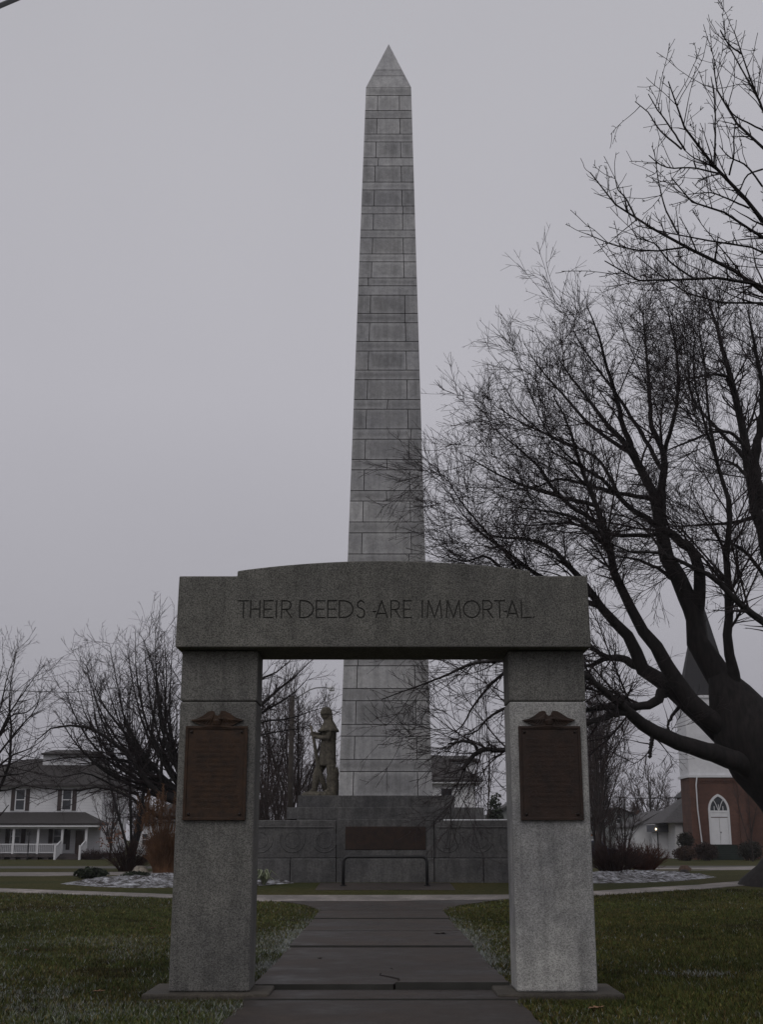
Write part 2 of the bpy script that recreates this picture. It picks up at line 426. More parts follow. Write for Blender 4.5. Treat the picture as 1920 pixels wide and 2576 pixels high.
# grass: blades in one mesh
def vnoise(x, y, s, seed):
    r = np.random.default_rng(seed); T = r.random((64, 64))
    fx, fy = x/s, y/s; ix, iy = np.floor(fx).astype(int), np.floor(fy).astype(int); ax, ay = fx-ix, fy-iy
    ax, ay = ax*ax*(3-2*ax), ay*ay*(3-2*ay)
    g = lambda i, j: T[i % 64, j % 64]
    return (g(ix, iy)*(1-ax)+g(ix+1, iy)*ax)*(1-ay) + (g(ix, iy+1)*(1-ax)+g(ix+1, iy+1)*ax)*ay
def grass():
    def scatter(y0, y1, dens):
        X = rng.uniform(-(y1*.36+1), y1*.36+1, int((y1-y0)*2*(y1*.36+1)*dens)); Y = rng.uniform(y0, y1, len(X))
        k = np.abs(X) < Y*.36+.8; return X[k], Y[k]
    A = [scatter(10, 15, 2600), scatter(15, 21, 1500), scatter(21, 28, 800), scatter(28, 34, 500)]
    X = np.concatenate([a[0] for a in A]); Y = np.concatenate([a[1] for a in A])
    ragged = .05*vnoise(X, Y, .12, 5) + .10*vnoise(X, Y, .5, 6)
    flare = np.where(Y > 28.5, 1.365 + (np.clip(Y-28.8, 0, 4)/3.4)**1.6*2.7, 1.365)
    keep = np.abs(X) > flare - .07 + ragged*.8
    padx = (np.abs(np.abs(X)-1.78) < .66) & (Y > 13.05) & (Y < 14.35)
    keep &= ~padx
    walkY = np.interp(X, [p.x for p in near], [p.y for p in near]); keep &= Y < walkY + .02
    X, Y = X[keep], Y[keep]; n = len(X)
    Z = H(Y)
    hgt = rng.uniform(.018, .055, n)*(.55+.9*vnoise(X, Y, .22, 8)); wd = rng.uniform(.004, .008, n)*(1+Y/30)
    ang = rng.uniform(0, 2*np.pi, n); lx, ly = np.cos(ang), np.sin(ang); lean = rng.uniform(.2, 1.1, n)*hgt
    a2 = rng.uniform(0, np.pi, n); wx, wy = np.cos(a2)*wd, np.sin(a2)*wd
    V = np.empty((n, 3, 3))
    V[:, 0] = np.stack([X-wx, Y-wy, Z-.004], 1); V[:, 1] = np.stack([X+wx, Y+wy, Z-.004], 1)
    V[:, 2] = np.stack([X+lx*lean, Y+ly*lean, Z+hgt], 1)
    base = np.array([[.038, .042, .014], [.028, .036, .014], [.052, .048, .018], [.075, .06, .028], [.045, .03, .015]])
    w_ = vnoise(X, Y, 1.3, 9)
    pick = np.where(rng.random(n) < .45*w_+.12, rng.integers(2, 5, n), rng.integers(0, 2, n))
    C = base[pick]*rng.uniform(.55, 1.45, (n, 1))
    C *= (.72+.6*vnoise(X, Y, 2.3, 19))[:, None]
    C = np.where((X < 0)[:, None], C*np.array([1.62, 1.70, 1.5]), C*np.array([1.5, 1.52, 1.15]))
    C *= (.68+.64*vnoise(X, Y, .16, 31))[:, None]
    bare = np.clip(1.25-np.hypot((np.abs(X)-1.78)/1.15, (Y-13.7)/.95), 0, 1)*(.4+.6*vnoise(X, Y, .3, 41))
    bare = np.maximum(bare, .8*ss(.70, .86, .6*vnoise(X, Y, 1.7, 43)+.4*vnoise(X, Y, .4, 44)))
    C = C*(1-.75*bare[:, None]) + np.array([.022, .013, .007])*.75*bare[:, None]
    fr = .30*vnoise(X, Y, .35, 11) + .35*vnoise(X, Y, 1.1, 13) + .35*vnoise(X, Y, 2.6, 12)
    edge = np.exp(-(np.abs(X)-1.36)/.30)*np.where((Y > 15.5) & (Y < 27), 1, .15)
    pf = ss(.34, .80, fr)*np.where(X < 0, .46, .12) + 1.15*edge*ss(.12, .5, fr)
    pf *= np.where(Y > 23, .45, 1)
    pf = np.where((X < -1) & (Y > 12.9) & (Y < 14.6) & (X > -3.2), pf*.2, pf)
    spot = np.exp(-(((X-3.75)/.42)**2 + ((Y-15.6)/.30)**2)); pf = np.maximum(pf, .62*spot)
    frost = rng.random(n) < pf
    fw = rng.uniform(.08, .62, n)[:, None] + .3*(edge + spot)[:, None]*rng.random((n, 1))
    fw = np.clip(fw, 0, .9)
    C = np.where(frost[:, None], C*(1-fw) + np.array([.36, .38, .39])*fw, C)
    me = mesh_np('grass', V.reshape(-1, 3), [np.arange(3*n).reshape(-1, 3)])
    at = me.color_attributes.new('tint', 'FLOAT_COLOR', 'POINT')
    at.data.foreach_set('color', np.repeat(np.concatenate([C, np.ones((n, 1))], 1), 3, 0).astype(np.float32).ravel())
    o = link('grass', me, M['blades']); tag(o, kind='stuff')
    o['label'] = 'short winter grass with a dusting of snow beside the path'
grass()

# ------------------------------------------------------------------ the memorial arch
AX, YF, YB = .016, 13.40, 13.98
arch = thing('memorial_arch', 'speckled granite gateway carved THEIR DEEDS ARE IMMORTAL, bronze plaque on each pillar', 'memorial arch', (AX, 13.69, 0))
zt = W(960, 1630.5, 13.2).z; zj = W(960, 1764, YF).z
for s in (-1, 1):
    x0, x1 = sorted((AX+s*1.366, AX+s*2.195))
    mb = MB(); mb.box(x0, x1, YF, YB, .05, zj-.004)
    o = mb.build('pillar', M['granite_pale'] if s > 0 else M['granite'], arch); bevel(o, .022, 3)
    if s > 0: o['label'] = 'paler pillar, light grey towards its foot'
    c = MB().box(x0+.02, x1-.02, YF+.02, YB-.02, zj-.03, zj+.03).build('joint', M['groove'], o)
    u = MB().box(x0, x1, YF, YB, zj+.004, zt).build('upper_block', M['granite'], o); bevel(u, .014, 2)
    bx0, bx1 = (x0-.24, x1+.21) if s < 0 else (x0-.21, x1+.24)
    f = MB().box(bx0, bx1, YF-.18, YB+.22, -.12, .05).build('footing', M['pad'], arch); bevel(f, .02, 2)
# lintel with a cambered top, lettering cut into its face
YL0, YL1 = 13.2, 14.17
def LX(px, py): p = W(px, py, YL0); return (p.x, p.z)
out = [LX(440, 1628), LX(1488.7, 1628), LX(1483, 1448.5), LX(1335.6, 1448.5), LX(1335.6, 1435.5)]
pk = LX(966, 1410.5)[1]; pe = LX(966, 1435.5)[1]; xa, xb = LX(1335.6, 1435.5)[0], LX(597, 1436)[0]
for i in range(1, 24):
    t = i/24; out.append((xa+(xb-xa)*t, pe+(pk-pe)*(1-(2*t-1)**2)))
out += [LX(597, 1436), LX(597, 1449), LX(445.5, 1449)]
out[1] = (out[1][0], out[0][1]); out[2] = (out[1][0]-.012, out[2][1]); out[-1] = (out[0][0]+.012, out[-1][1]); zt2 = out[0][1]
mb = MB(); mb.prism(out, YL0, YL1); lint = mb.build('lintel', M['granite_dark'], arch)
bm = bmesh.new(); bm.from_mesh(lint.data)
eds = [e for e in bm.edges if len(e.link_faces) == 2 and e.calc_face_angle(0) > .5]
bmesh.ops.bevel(bm, geom=eds, offset=.014, segments=2, affect='EDGES', profile=.5); bm.to_mesh(lint.data); bm.free()
# glyphs as strokes
def arcp(cx, cy, rx, ry, a0, a1, n): return [(cx+rx*math.cos(math.radians(a0+(a1-a0)*i/n)), cy+ry*math.sin(math.radians(a0+(a1-a0)*i/n))) for i in range(n+1)]
GL = {'T': [[(0,1),(1,1)], [(.5,1),(.5,0)]], 'H': [[(0,0),(0,1)], [(1,0),(1,1)], [(0,.5),(1,.5)]],
 'E': [[(1,1),(0,1),(0,0),(1,0)], [(0,.5),(.85,.5)]], 'I': [[(.5,0),(.5,1)]],
 'R': [[(0,0),(0,1),(.5,1)]+arcp(.5,.74,.42,.26,90,-90,7)+[(0,.48)], [(.42,.48),(1,0)]],
 'D': [[(0,0),(0,1),(.3,1)]+arcp(.3,.5,.7,.5,90,-90,12)+[(0,0)]],
 'S': [arcp(.52,.77,.42,.23,30,180,6)+arcp(.5,.76,.4,.2,200,265,3)+arcp(.5,.25,.46,.3,75,-40,6)+arcp(.48,.22,.46,.22,-60,-160,5)],
 'A': [[(0,0),(.5,1),(1,0)], [(.14,.24),(.86,.24)], [(-.24,.36),(-.02,.36)]],
 'M': [[(0,0),(.1,1),(.5,0),(.9,1),(1,0)]], 'O': [arcp(.5,.5,.5,.5,0,360,20)], 'L': [[(0,1),(0,0),(1,0)]], '.': [[(.3,0),(.7,.05)]]}
LET = [('T',600,624.5),('H',630.5,653.6),('E',663.7,686.5),('I',690,701),('R',708.5,734),('D',754,788),('E',796,817.6),('E',824.8,846.8),('D',854,888),('S',897.6,918),
 ('A',946,975),('R',984,1007),('E',1016,1035),('I',1057.5,1068.5),('M',1075,1111.5),('M',1123,1159),('O',1167,1207.5),('R',1216,1240),('T',1245,1270),('A',1276,1304),('L',1312.6,1336),('.',1341,1345)]
zb, zc = W(960, 1553.6, YL0).z, W(960, 1511.5, YL0).z
def strokes(wd, y0, y1):
    mb = MB()
    for ch, a, b in LET:
        xl, xr = LX(a, 1530)[0], LX(b, 1530)[0]
        for pl in GL[ch]:
            pts = [Vector((xl+(xr-xl)*p, zb+(zc-zb)*q)) for p, q in pl]
            for p, q in zip(pts[:-1], pts[1:]):
                d = (q-p); L = d.length
                if L < 1e-5: continue
                d /= L; nrm = Vector((-d.y, d.x)); e = wd*.45
                c = [p-d*e-nrm*wd/2, q+d*e-nrm*wd/2, q+d*e+nrm*wd/2, p-d*e+nrm*wd/2]
                mb.prism([(v.x, v.y) for v in c], y0+random.uniform(-.0004, .0004), y1+random.uniform(-.0004, .0004))
    return mb
try:
    cut = strokes(.015, YL0-.02, YL0+.014).build('letter_cut', None)
    lint2 = bpy.data.objects.new('tmp', lint.data.copy()); COL.objects.link(lint2); lint2.location = rootloc(lint)
    md = lint2.modifiers.new('cut', 'BOOLEAN'); md.object = cut; md.operation = 'DIFFERENCE'; md.solver = 'EXACT'; md.use_self = True
    dg = bpy.context.evaluated_depsgraph_get(); ev = lint2.evaluated_get(dg)
    nm = bpy.data.meshes.new_from_object(ev)
    if len(nm.polygons) > len(lint.data.polygons)+50: lint.data = nm
    bpy.data.objects.remove(lint2); bpy.data.objects.remove(cut)
except Exception as ex:
    print('boolean failed', ex)
strokes(.0135, YL0+.0095, YL0+.02).box(LX(600, 1530)[0], LX(1345, 1530)[0], YL0+.018, YL0+.03, zb, zc).build('inscription', M['groove'], lint)

# bronze plaques: framed tablet, four bolts, spread eagle above, rows of worn raised lettering
def plaque(s):
    cx = AX+s*1.775 + (-.01 if s < 0 else .012)
    zb_, zt_ = W(540, 2063.5, YF).z, W(540, 1827, YF).z; hw = .332
    p = MB(); y1 = YF-.003; y0 = YF-.034
    p.box(cx-hw, cx+hw, y0+.006, y1, zb_, zt_)
    for (a, b, c, d) in ((-hw, hw, zb_, zb_+.03), (-hw, hw, zt_-.03, zt_), (-hw, -hw+.03, zb_+.03, zt_-.03), (hw-.03, hw, zb_+.03, zt_-.03)):
        p.box(cx+a, cx+b, y0-.006, y0+.004, c, d)
    o = p.build('plaque', M['bronze'] if s < 0 else M['bronze_red'], arch); bevel(o, .004, 2)
    t = MB(); r = random.Random(3+s)
    rows = [zt_-.17-.052*i for i in range(14)]
    for i, z in enumerate(rows):
        big = (i == 0); x = cx-hw+(.09 if big else r.uniform(.07, .12)); xe = cx+hw-(.09 if big else r.uniform(.07, .14))
        while x < xe:
            wl = r.uniform(.010, .016)*(1.3 if big else 1)
            if r.random() < .84: t.box(x, x+wl*.66, y0+.002, y0+.011, z, z+(.030 if big else .020))
            x += wl*1.15
    t.box(cx-hw+.06, cx+hw-.06, y0+.009, y0+.016, zt_-.17-.052*13, zt_-.12)
    t.build('worn_lettering', M['bronze'] if s < 0 else M['bronze_red'], o)
    for dx in (-1, 1):
        for z in (zt_-.062, zb_+.062):
            MB().ball((cx+dx*(hw-.062), y0+.003, z), (.016, .014, .016)).build('bolt', M['bronze_dark'], o, True)
    # eagle
    sc = .98/1000.0*.69; ex = cx; ez = zt_-.004
    L = [(-425,102),(-330,118),(-230,170),(-150,232),(-95,246),(-52,240),(-40,196),(-8,168)]
    Rr = [(-8,168),(28,178),(52,232),(62,246),(130,243),(200,205),(300,140),(418,102)]
    low = [(380,84),(330,60),(270,22),(205,8),(150,-14),(100,-4),(60,-30),(10,-12),(-50,-26),(-90,-4),(-150,-12),(-215,8),(-290,34),(-370,70)]
    outl = [(ex+a*sc, ez+b*sc) for a, b in (L[:-1]+Rr+low)][::-1]
    e = MB(); e.prism(outl, YF-.03, YF-.003)
    for sd in (-1, 1):                       # wing feathers in relief
        for i in range(7):
            a = i/6; x0_, z0_ = ex+sd*(60+18*i)*sc, ez+(200-14*i)*sc; x1_, z1_ = ex+sd*(120+45*i)*sc, ez+(20+11*i)*sc
            e.tube([(x0_, YF-.03, z0_), ((x0_+x1_)/2, YF-.036, (z0_+z1_)/2), (x1_, YF-.03, z1_)], [.008, .012, .005], 6)
    e.loft([(ex, YF-.03, ez-20*sc, .012, .008), (ex, YF-.034, ez+30*sc, .04, .022), (ex, YF-.036, ez+90*sc, .05, .028), (ex+.004, YF-.034, ez+118*sc, .03, .02)])
    e.ball((ex+.03, YF-.042, ez+118*sc), (.028, .02, .018)); e.tube([(ex+.05, YF-.044, ez+116*sc), (ex+.074, YF-.044, ez+104*sc)], [.010, .003], 6)
    e.tube([(ex-.17, YF-.036, ez-14*sc), (ex, YF-.04, ez+4*sc), (ex+.15, YF-.036, ez-20*sc)], [.007, .012, .007], 6)
    for k in range(8): e.tube([(ex+.06+.012*k, YF-.036, ez-12*sc), (ex+.075+.013*k, YF-.04, ez-(40+5*(k % 3))*sc)], [.007, .003], 5)
    eg = e.build('eagle', M['bronze'] if s < 0 else M['bronze_red'], o); bevel(eg, .004, 2, 50)
for s in (-1, 1): plaque(s)
# lines cut in the soffit's plaster patch left out: too dark to be seen

# ------------------------------------------------------------------ the obelisk monument
OX, OY = .125, 41.5
def scaleat(py, Y): return F*(CP+(py-1288)/F*SP_)/Y
hw0 = 118.5/scaleat(2003, 40.0); z0 = W(960, 2003, OY-hw0).z
hw1 = 56.8/scaleat(221, 40.7); z1 = W(960, 220.5, OY-hw1).z
ztip = W(960, 111, OY).z
def hwz(z): return hw0+(hw1-hw0)*(z-z0)/(z1-z0)
def zfromy(py):
    z = 10.0
    for _ in range(20): z = W(960, py, OY-hwz(z)).z
    return z
jy = [240.2, 278.1, 297.8, 337.3, 357, 397, 417.5] + [417.5+60.3*i+d for i in range(5) for d in (40.5, 60.3)] + \
     [788.4-0, 811.9, 858.8, 883.1, 931, 955.3, 1005, 1029.3, 1079, 1104.8, 1156, 1182, 1234.2, 1260.5, 1313, 1340.5, 1393.6, 1421.5, 1476, 1504, 1560, 1588.5, 1645, 1675, 1732, 1762.9, 1822.2, 1851.9, 1910.3, 1940.9]
jy = [y for y in jy if y != 719.0 or True]
jy = sorted(set(round(y, 2) for y in jy))
# after 719 comes the short course to 742.4, then tall to 788.4
jy = [y for y in jy if not (700 < y < 745)] + [719.0, 742.4]; jy.sort()
JZ = [zfromy(y) for y in jy]; JZ.sort()
mon = thing('obelisk_monument', 'tall pale stone obelisk on stepped granite base beyond the arch', 'monument', (OX, OY, 0))
def shaft():
    V, Fc, tone = [], [], []
    def addv(p): V.append(p); return len(V)-1
    g, d = .014, .035
    lev = [z0] + JZ + [z1]
    r = random.Random(5)
    def corner(z, off=0):
        h = hwz(z)-off; return [(-h,-h),(h,-h),(h,h),(-h,h)]
    prev_ring = [addv((OX+x, OY+y, z0)) for x, y in corner(z0)]
    ncourse = len(lev)-1
    for i in range(ncourse):
        za, zb = lev[i]+(g if i else 0), lev[i+1]-(g if i < ncourse-1 else 0)
        bot = prev_ring; top = [addv((OX+x, OY+y, zb)) for x, y in corner(zb)]
        tall = (zb-za) > .58
        for sd in range(4):
            a0, a1, b0, b1 = bot[sd], bot[(sd+1) % 4], top[sd], top[(sd+1) % 4]
            A0, A1, B0, B1 = (Vector(V[q]) for q in (a0, a1, b0, b1))
            nrm = Vector([(0,-1,0),(1,0,0),(0,1,0),(-1,0,0)][sd])
            wdt = (A1-A0).length
            cuts_ = []
            if tall: cuts_ = [.46/wdt, 1-.46/wdt]
            elif r.random() < .45: cuts_ = [r.choice([.17, .3, .5, .78, .84])]
            cols = [(a0, b0)]
            base = r.uniform(.84, 1.12)
            segs = []
            for c in cuts_:
                sl_ = r.uniform(-.012, .012) if not tall else 0
                hwd = .014/wdt
                L1 = (addv(A0.lerp(A1, c-hwd)), addv(B0.lerp(B1, c-hwd+sl_)))
                Mv = (addv(A0.lerp(A1, c)-nrm*d), addv(B0.lerp(B1, c+sl_)-nrm*d))
                R1 = (addv(A0.lerp(A1, c+hwd)), addv(B0.lerp(B1, c+hwd+sl_)))
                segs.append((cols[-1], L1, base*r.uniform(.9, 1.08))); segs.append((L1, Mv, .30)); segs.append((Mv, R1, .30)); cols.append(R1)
            segs.append((cols[-1], (a1, b1), base*r.uniform(.9, 1.08)))
            for (p, q), (p2, q2), tn in segs:
                if tn > .5 and (Vector(V[p2])-Vector(V[p])).length > .3:
                    a_, b_, c_, d_ = (Vector(V[k]) for k in (p, p2, q2, q)); wv, hv = (b_-a_).length, (d_-a_).length
                    fx, fy = min(.4, .17/wv), min(.42, .15/hv)
                    I4 = [addv(a_.lerp(b_, u).lerp(d_.lerp(c_, u), v_)) for u, v_ in ((fx, fy), (1-fx, fy), (1-fx, 1-fy), (fx, 1-fy))]
                    O4 = [p, p2, q2, q]; hh = r.uniform(.70, 1.0); rim = tn*r.uniform(1.0, 1.12)
                    for k in range(4):
                        Fc.append((O4[k], O4[(k+1) % 4], I4[(k+1) % 4], I4[k])); tone.append((rim, rim, tn*hh, tn*hh))
                    Fc.append(tuple(I4)); tone.append(tn*hh)
                else:
                    Fc.append((p, p2, q2, q)); tone.append(tn)
        if i < ncourse-1:
            zm = lev[i+1]
            mid = [addv((OX+x, OY+y, zm)) for x, y in corner(zm, d)]
            nxt = [addv((OX+x, OY+y, zm+g)) for x, y in corner(zm+g)]
            for ra, rb in ((top, mid), (mid, nxt)):
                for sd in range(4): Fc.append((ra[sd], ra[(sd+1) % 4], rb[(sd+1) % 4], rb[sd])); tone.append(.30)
            prev_ring = nxt
        else: prev_ring = top
    Fc.append(tuple(prev_ring)); tone.append(.9)
    me = bpy.data.meshes.new('shaft'); me.from_pydata([tuple(v) for v in V], [], Fc)
    at = me.color_attributes.new('tone', 'FLOAT_COLOR', 'CORNER')
    arr = []
    for p, tn in zip(me.polygons, tone):
        for q in (tn if isinstance(tn, tuple) else (tn,)*p.loop_total): arr += [q, q, q, 1.0]
    at.data.foreach_set('color', np.array(arr, np.float32))
    return link('shaft', me, M['shaft'], mon)
sh = shaft()
def cap():
    lv = [z1+.012] + [None, None]
    zz = lambda py, fr: z1+(ztip-z1)*fr
    fr = [(0.0), .26, .395, 1.0]
    V, Fc, tone = [], [], []; g, d = .011, .03
    def ring(f, off=0):
        h = hw1*(1-f)-off; z = z1+.012+(ztip-z1-.012)*f
        for x, y in ((-h,-h),(h,-h),(h,h),(-h,h)): V.append((OX+x, OY+y, z))
        return list(range(len(V)-4, len(V)))
    def band(a, b, t):
        for k in range(4): Fc.append((a[k], a[(k+1) % 4], b[(k+1) % 4], b[k])); tone.append(t)
    dz = g/(ztip-z1)
    b0 = ring(0); t0 = ring(.26-dz); m0 = ring(.26, d); n0 = ring(.26+dz); t1 = ring(.395-dz); m1 = ring(.395, d); n1 = ring(.395+dz); tip = ring(.997)
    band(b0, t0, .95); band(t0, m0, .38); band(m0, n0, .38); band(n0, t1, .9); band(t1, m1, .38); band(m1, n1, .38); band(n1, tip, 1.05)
    Fc.append(tuple(tip)); tone.append(1.0); Fc.append(tuple(b0[::-1])); tone.append(.4)
    me = bpy.data.meshes.new('capstone'); me.from_pydata(V, [], Fc)
    at = me.color_attributes.new('tone', 'FLOAT_COLOR', 'CORNER'); arr = []
    for p, tn in zip(me.polygons, tone): arr += [tn, tn, tn, 1.0]*p.loop_total
    at.data.foreach_set('color', np.array(arr, np.float32))
    link('capstone', me, M['shaft'], mon)
cap()
for o_ in mon.children:                    # the shaft stands a hand's breadth out of plumb
    for v_ in o_.data.vertices: v_.co.x += .155*max(0, v_.co.z-z0)/(ztip-z0)
gm = float(H(38))
# steps
zs1a, zs1b = W(960, 2031, 39.25).z, z0-.002
zs2a, zs2b = W(960, 2058, 38.3).z, W(960, 2031, 38.3).z
X1L, X1R = W(749, 2015, 39.25).x, W(1144, 2015, 39.25).x
X2L, X2R = W(721, 2045, 38.3).x, W(1218, 2045, 38.3).x
def blocks(name, xs_, y0, y1, za, zb, m, par=mon, g=.008, bw=.012):
    o = None
    mb = MB()
    for a, b in zip(xs_[:-1], xs_[1:]): mb.box(a+(g if a != xs_[0] else 0), b-(g if b != xs_[-1] else 0), y0, y1, za, zb)
    mb.box(xs_[0]+.03, xs_[-1]-.03, y0+.03, y1-.03, za+.004, zb-.02)
    o = mb.build(name, m, par); bevel(o, bw, 2); return o
blocks('upper_step', [X1L, W(860, 2015, 39.25).x, W(1078, 2015, 39.25).x, X1R], 39.25, 43.75, zs2b+.002, zs1b, M['base_stone'])
blocks('lower_step', [X2L, X2R], 38.3, 44.7, zs2a-.03, zs2b, M['base_stone'])
# core, wings with carved medallions, projecting kerb course
zw = W(960, 2063.5, 37.7).z; zcb = W(960, 2159, 37.55).z; zg = gm-.15
cl, cr = W(847, 2110, 37.7).x, W(1092, 2110, 37.7).x
core = MB().box(cl, cr, 37.66, 45.3, zcb+.003, zs2a-.035).build('centre_pier', M['base_stone'], mon); bevel(core, .02, 2)
MB().box(cl-1.2, cr+1.2, 37.9, 45.3, zcb+.003, zs2a-.04).build('core_fill', M['base_stone'], mon)
wr = math.radians(9)
for s in (-1, 1):
    xa = cl if s < 0 else cr; L = 2.75
    mb = MB()
    def P(t, dy): return (xa+s*(t*math.cos(wr)), 37.70-t*math.sin(wr)+dy)
    a, b = P(.012, 0), P(L, 0); c, d_ = P(L, 3.2), P(.012, 3.2)
    mb.slab([a, b, c, d_] if s > 0 else [b, a, d_, c], zcb+.003, zw)
    wing = mb.build('wing_wall', M['base_stone'], mon); bevel(wing, .025, 2)
    snow = MB(); a, b, c, d_ = P(.3, .02), P(L-.02, .02), P(L-.02, 1.2), P(.3, 1.2)
    snow.slab([a, b, c, d_] if s > 0 else [b, a, d_, c], zw-.004, zw+.028)
    if s > 0: snow.build('snow_cap', M['snow'], wing)
    for k in range(3):
        t = .36+.99*.96*k if s < 0 else .40+.96*k
        mid = MB(); ct = P(t, 0); zc_ = W(960, 2110, 37.7).z-.02; R = .365
        ux, uy = s*math.cos(wr), -math.sin(wr)
        pts = []
        for q in range(25):
            a_ = math.radians(-205+q*230/24)
            pts.append((ct[0]+ux*R*math.cos(a_), ct[1]+uy*R*math.cos(a_)-.002, zc_+R*math.sin(a_)))
        mid.tube(pts, .016, 6)
        mid.tube([(ct[0]+ux*R*math.cos(a_)*.62, ct[1]+uy*R*math.cos(a_)*.62-.004, zc_-.02+R*.62*math.sin(a_)) for a_ in np.linspace(0, 2*math.pi, 19)], .010, 5)
        mid.build('medallion', M['base_stone'], wing, True)
    ba, bb = P(.1, -.0), P(L-.1, 0); zf_ = W(960, 2081, 37.7).z
    MB().tube([(ba[0], ba[1]-.006, zf_), (bb[0], bb[1]-.006, zf_)], .022, 6).build('moulding', M['base_stone'], wing)
    # kerb course
    xs_ = [0, 1.35 if s < 0 else 1.45, 3.0]
    for t0, t1 in zip(xs_[:-1], xs_[1:]):
        kb = MB(); a, b = P(t0+.006-(.0), -.14), P(t1-.006, -.14); c, d_ = P(t1-.006, 1.0), P(t0+.006, 1.0)
        kb.slab([a, b, c, d_] if s > 0 else [b, a, d_, c], zg, zcb-.002)
        bevel(kb.build('kerb_block', M['base_stone'], mon), .03, 2)
kb = MB().box(cl+.01, cr-.01, 37.535, 38.5, zg, zcb-.002).build('kerb_block', M['base_stone'], mon); bevel(kb, .03, 2)
# bronze tablet in a recess frame
px0, px1 = W(869, 2110, 37.66).x, W(1071.5, 2110, 37.66).x; pz0, pz1 = W(960, 2137.5, 37.66).z, W(960, 2079, 37.66).z
t = MB().box(px0, px1, 37.625, 37.657, pz0, pz1).build('bronze_tablet', M['bronze_red'], mon); bevel(t, .01, 2)
wl = MB(); rr = random.Random(9)
for i in range(8):
    z = pz1-.09-.075*i; x = px0+.1
    while x < px1-.1:
        a = rr.uniform(.02, .035)
        if rr.random() < .82 and z > pz0+.03: wl.box(x, x+a*.65, 37.618, 37.634, z, z+.035)
        x += a*1.2
wl.box(px0+.08, px1-.08, 37.632, 37.64, pz0+.03, pz1-.05); wl.build('worn_lettering', M['bronze_red'], t)
MB().box(px0-.02, px1+.02, 37.60, 37.658, pz0-.2, pz0-.015).build('tablet_sill', M['base_stone'], mon)

# frontiersman statue at the obelisk's left side
ST = thing('frontiersman_statue', 'weathered stone frontiersman in cape holding a long rifle beside the obelisk', 'statue', (W(743+.15334*500, 1988, OY).x, OY, zs1b))
sx0 = ST.location.x; zf = ST.location.z + .17; KS = 1/(77.3/.15334)
def sp_(cx, cy): return (sx0+(cx-500)*KS, zf+(1745-cy)*KS)
def ring(cl_, cr_, cy, ry, dy=0):
    (a, z), (b, _) = sp_(cl_, cy), sp_(cr_, cy); return ((a+b)/2, OY+dy, z, (b-a)/2*1.07, ry)
fb = MB()
fb.loft([ring(398, 655, 1312, .25), ring(392, 657, 1290, .27), ring(398, 655, 1150, .26), ring(410, 655, 1000, .24), ring(420, 652, 895, .22), ring(425, 660, 800, .26), ring(440, 660, 700, .28), ring(470, 630, 620, .20), ring(480, 590, 560, .11), ring(470, 585, 520, .10)])
fb.loft([ring(440, 560, 545, .09), ring(425, 578, 505, .13), ring(413, 582, 460, .145), ring(412, 578, 420, .145), ring(425, 565, 385, .13), ring(450, 530, 352, .08)])
fb.tube([(sp_(425, 485)[0], OY, sp_(425, 485)[1]), (sp_(398, 490)[0], OY, sp_(398, 492)[1])], [.04, .02], 8)           # nose
fb.loft([ring(432, 480, 545, .06), ring(430, 480, 515, .06)])                                                     # chin
fb.loft([ring(560, 612, 600, .14), ring(545, 603, 520, .14), ring(535, 585, 430, .12)])                           # hair down the back
for dy, hip, knee, ank, toe in ((.12, (420, 1300), (345, 1460), (315, 1660), (215, 1742)), (-.12, (580, 1310), (590, 1480), (585, 1680), (480, 1742))):
    pts = [sp_(*hip), sp_(*knee), sp_(*ank), sp_(ank[0]-5, 1715)]
    fb.tube([(x, OY+dy, z) for x, z in pts], [.17, .14, .105, .10], 10)
    fb.tube([(sp_(ank[0]+25, 1720)[0], OY+dy, sp_(0, 1718)[1]), (sp_(ank[0]-50, 1722)[0], OY+dy, sp_(0, 1722)[1]), (sp_(*toe)[0], OY+dy*1.2, sp_(0, 1735)[1])], [.08, .075, .04], 10)
for dy, side in ((-.27, 1), (.27, -1)):
    a = [sp_(560, 715), sp_(535, 865), sp_(400, 850), sp_(300, 828)] if side > 0 else [sp_(540, 710), sp_(480, 800), sp_(350, 790), sp_(268, 770)]
    ys_ = [OY+dy, OY+dy*1.08, OY+dy*.6, OY+dy*.18]
    fb.tube([(x, yy, z) for (x, z), yy in zip(a, ys_)], [.115, .10, .075, .06], 10)
    hx, hz = a[-1]
    for q in range(4): fb.tube([(hx-.01, OY+dy*.18, hz+.04-.03*q), (hx-.06, OY+dy*.05, hz+.035-.03*q), (hx-.04, OY-dy*.12, hz+.03-.03*q)], .018, 6)
    fb.tube([(hx, OY+dy*.15, hz+.02), (hx-.02, OY-dy*.1, hz+.06)], .02, 6)
body = fb.build('figure', M['statue'], ST, True)
rm = body.modifiers.new('remesh', 'REMESH'); rm.mode = 'VOXEL'; rm.voxel_size = .022; rm.use_smooth_shade = True
cp = MB(); cp.loft([ring(368, 702, 752, .42), ring(374, 694, 722, .41), ring(405, 672, 690, .36), ring(430, 650, 640, .30), ring(455, 622, 590, .20), ring(470, 600, 555, .13)])
cpo = cp.build('cape', M['statue'], ST, True)
MB().loft([ring(402, 600, 470, .165), ring(398, 590, 440, .17), ring(405, 580, 400, .165), ring(425, 562, 362, .13), ring(455, 535, 342, .07)]).build('hat', M['statue'], ST, True)
rf = MB(); pts = [(233, 650), (262, 770), (290, 880), (335, 1130), (378, 1340), (430, 1520), (505, 1742)]
rf.tube([(sp_(*p)[0], OY-.02+.05*i/6, sp_(*p)[1]) for i, p in enumerate(pts)], [.034, .04, .05, .062, .075, .09, .085], 8)
rf.build('rifle', M['statue'], ST, True)
sk = MB(); r = random.Random(4)
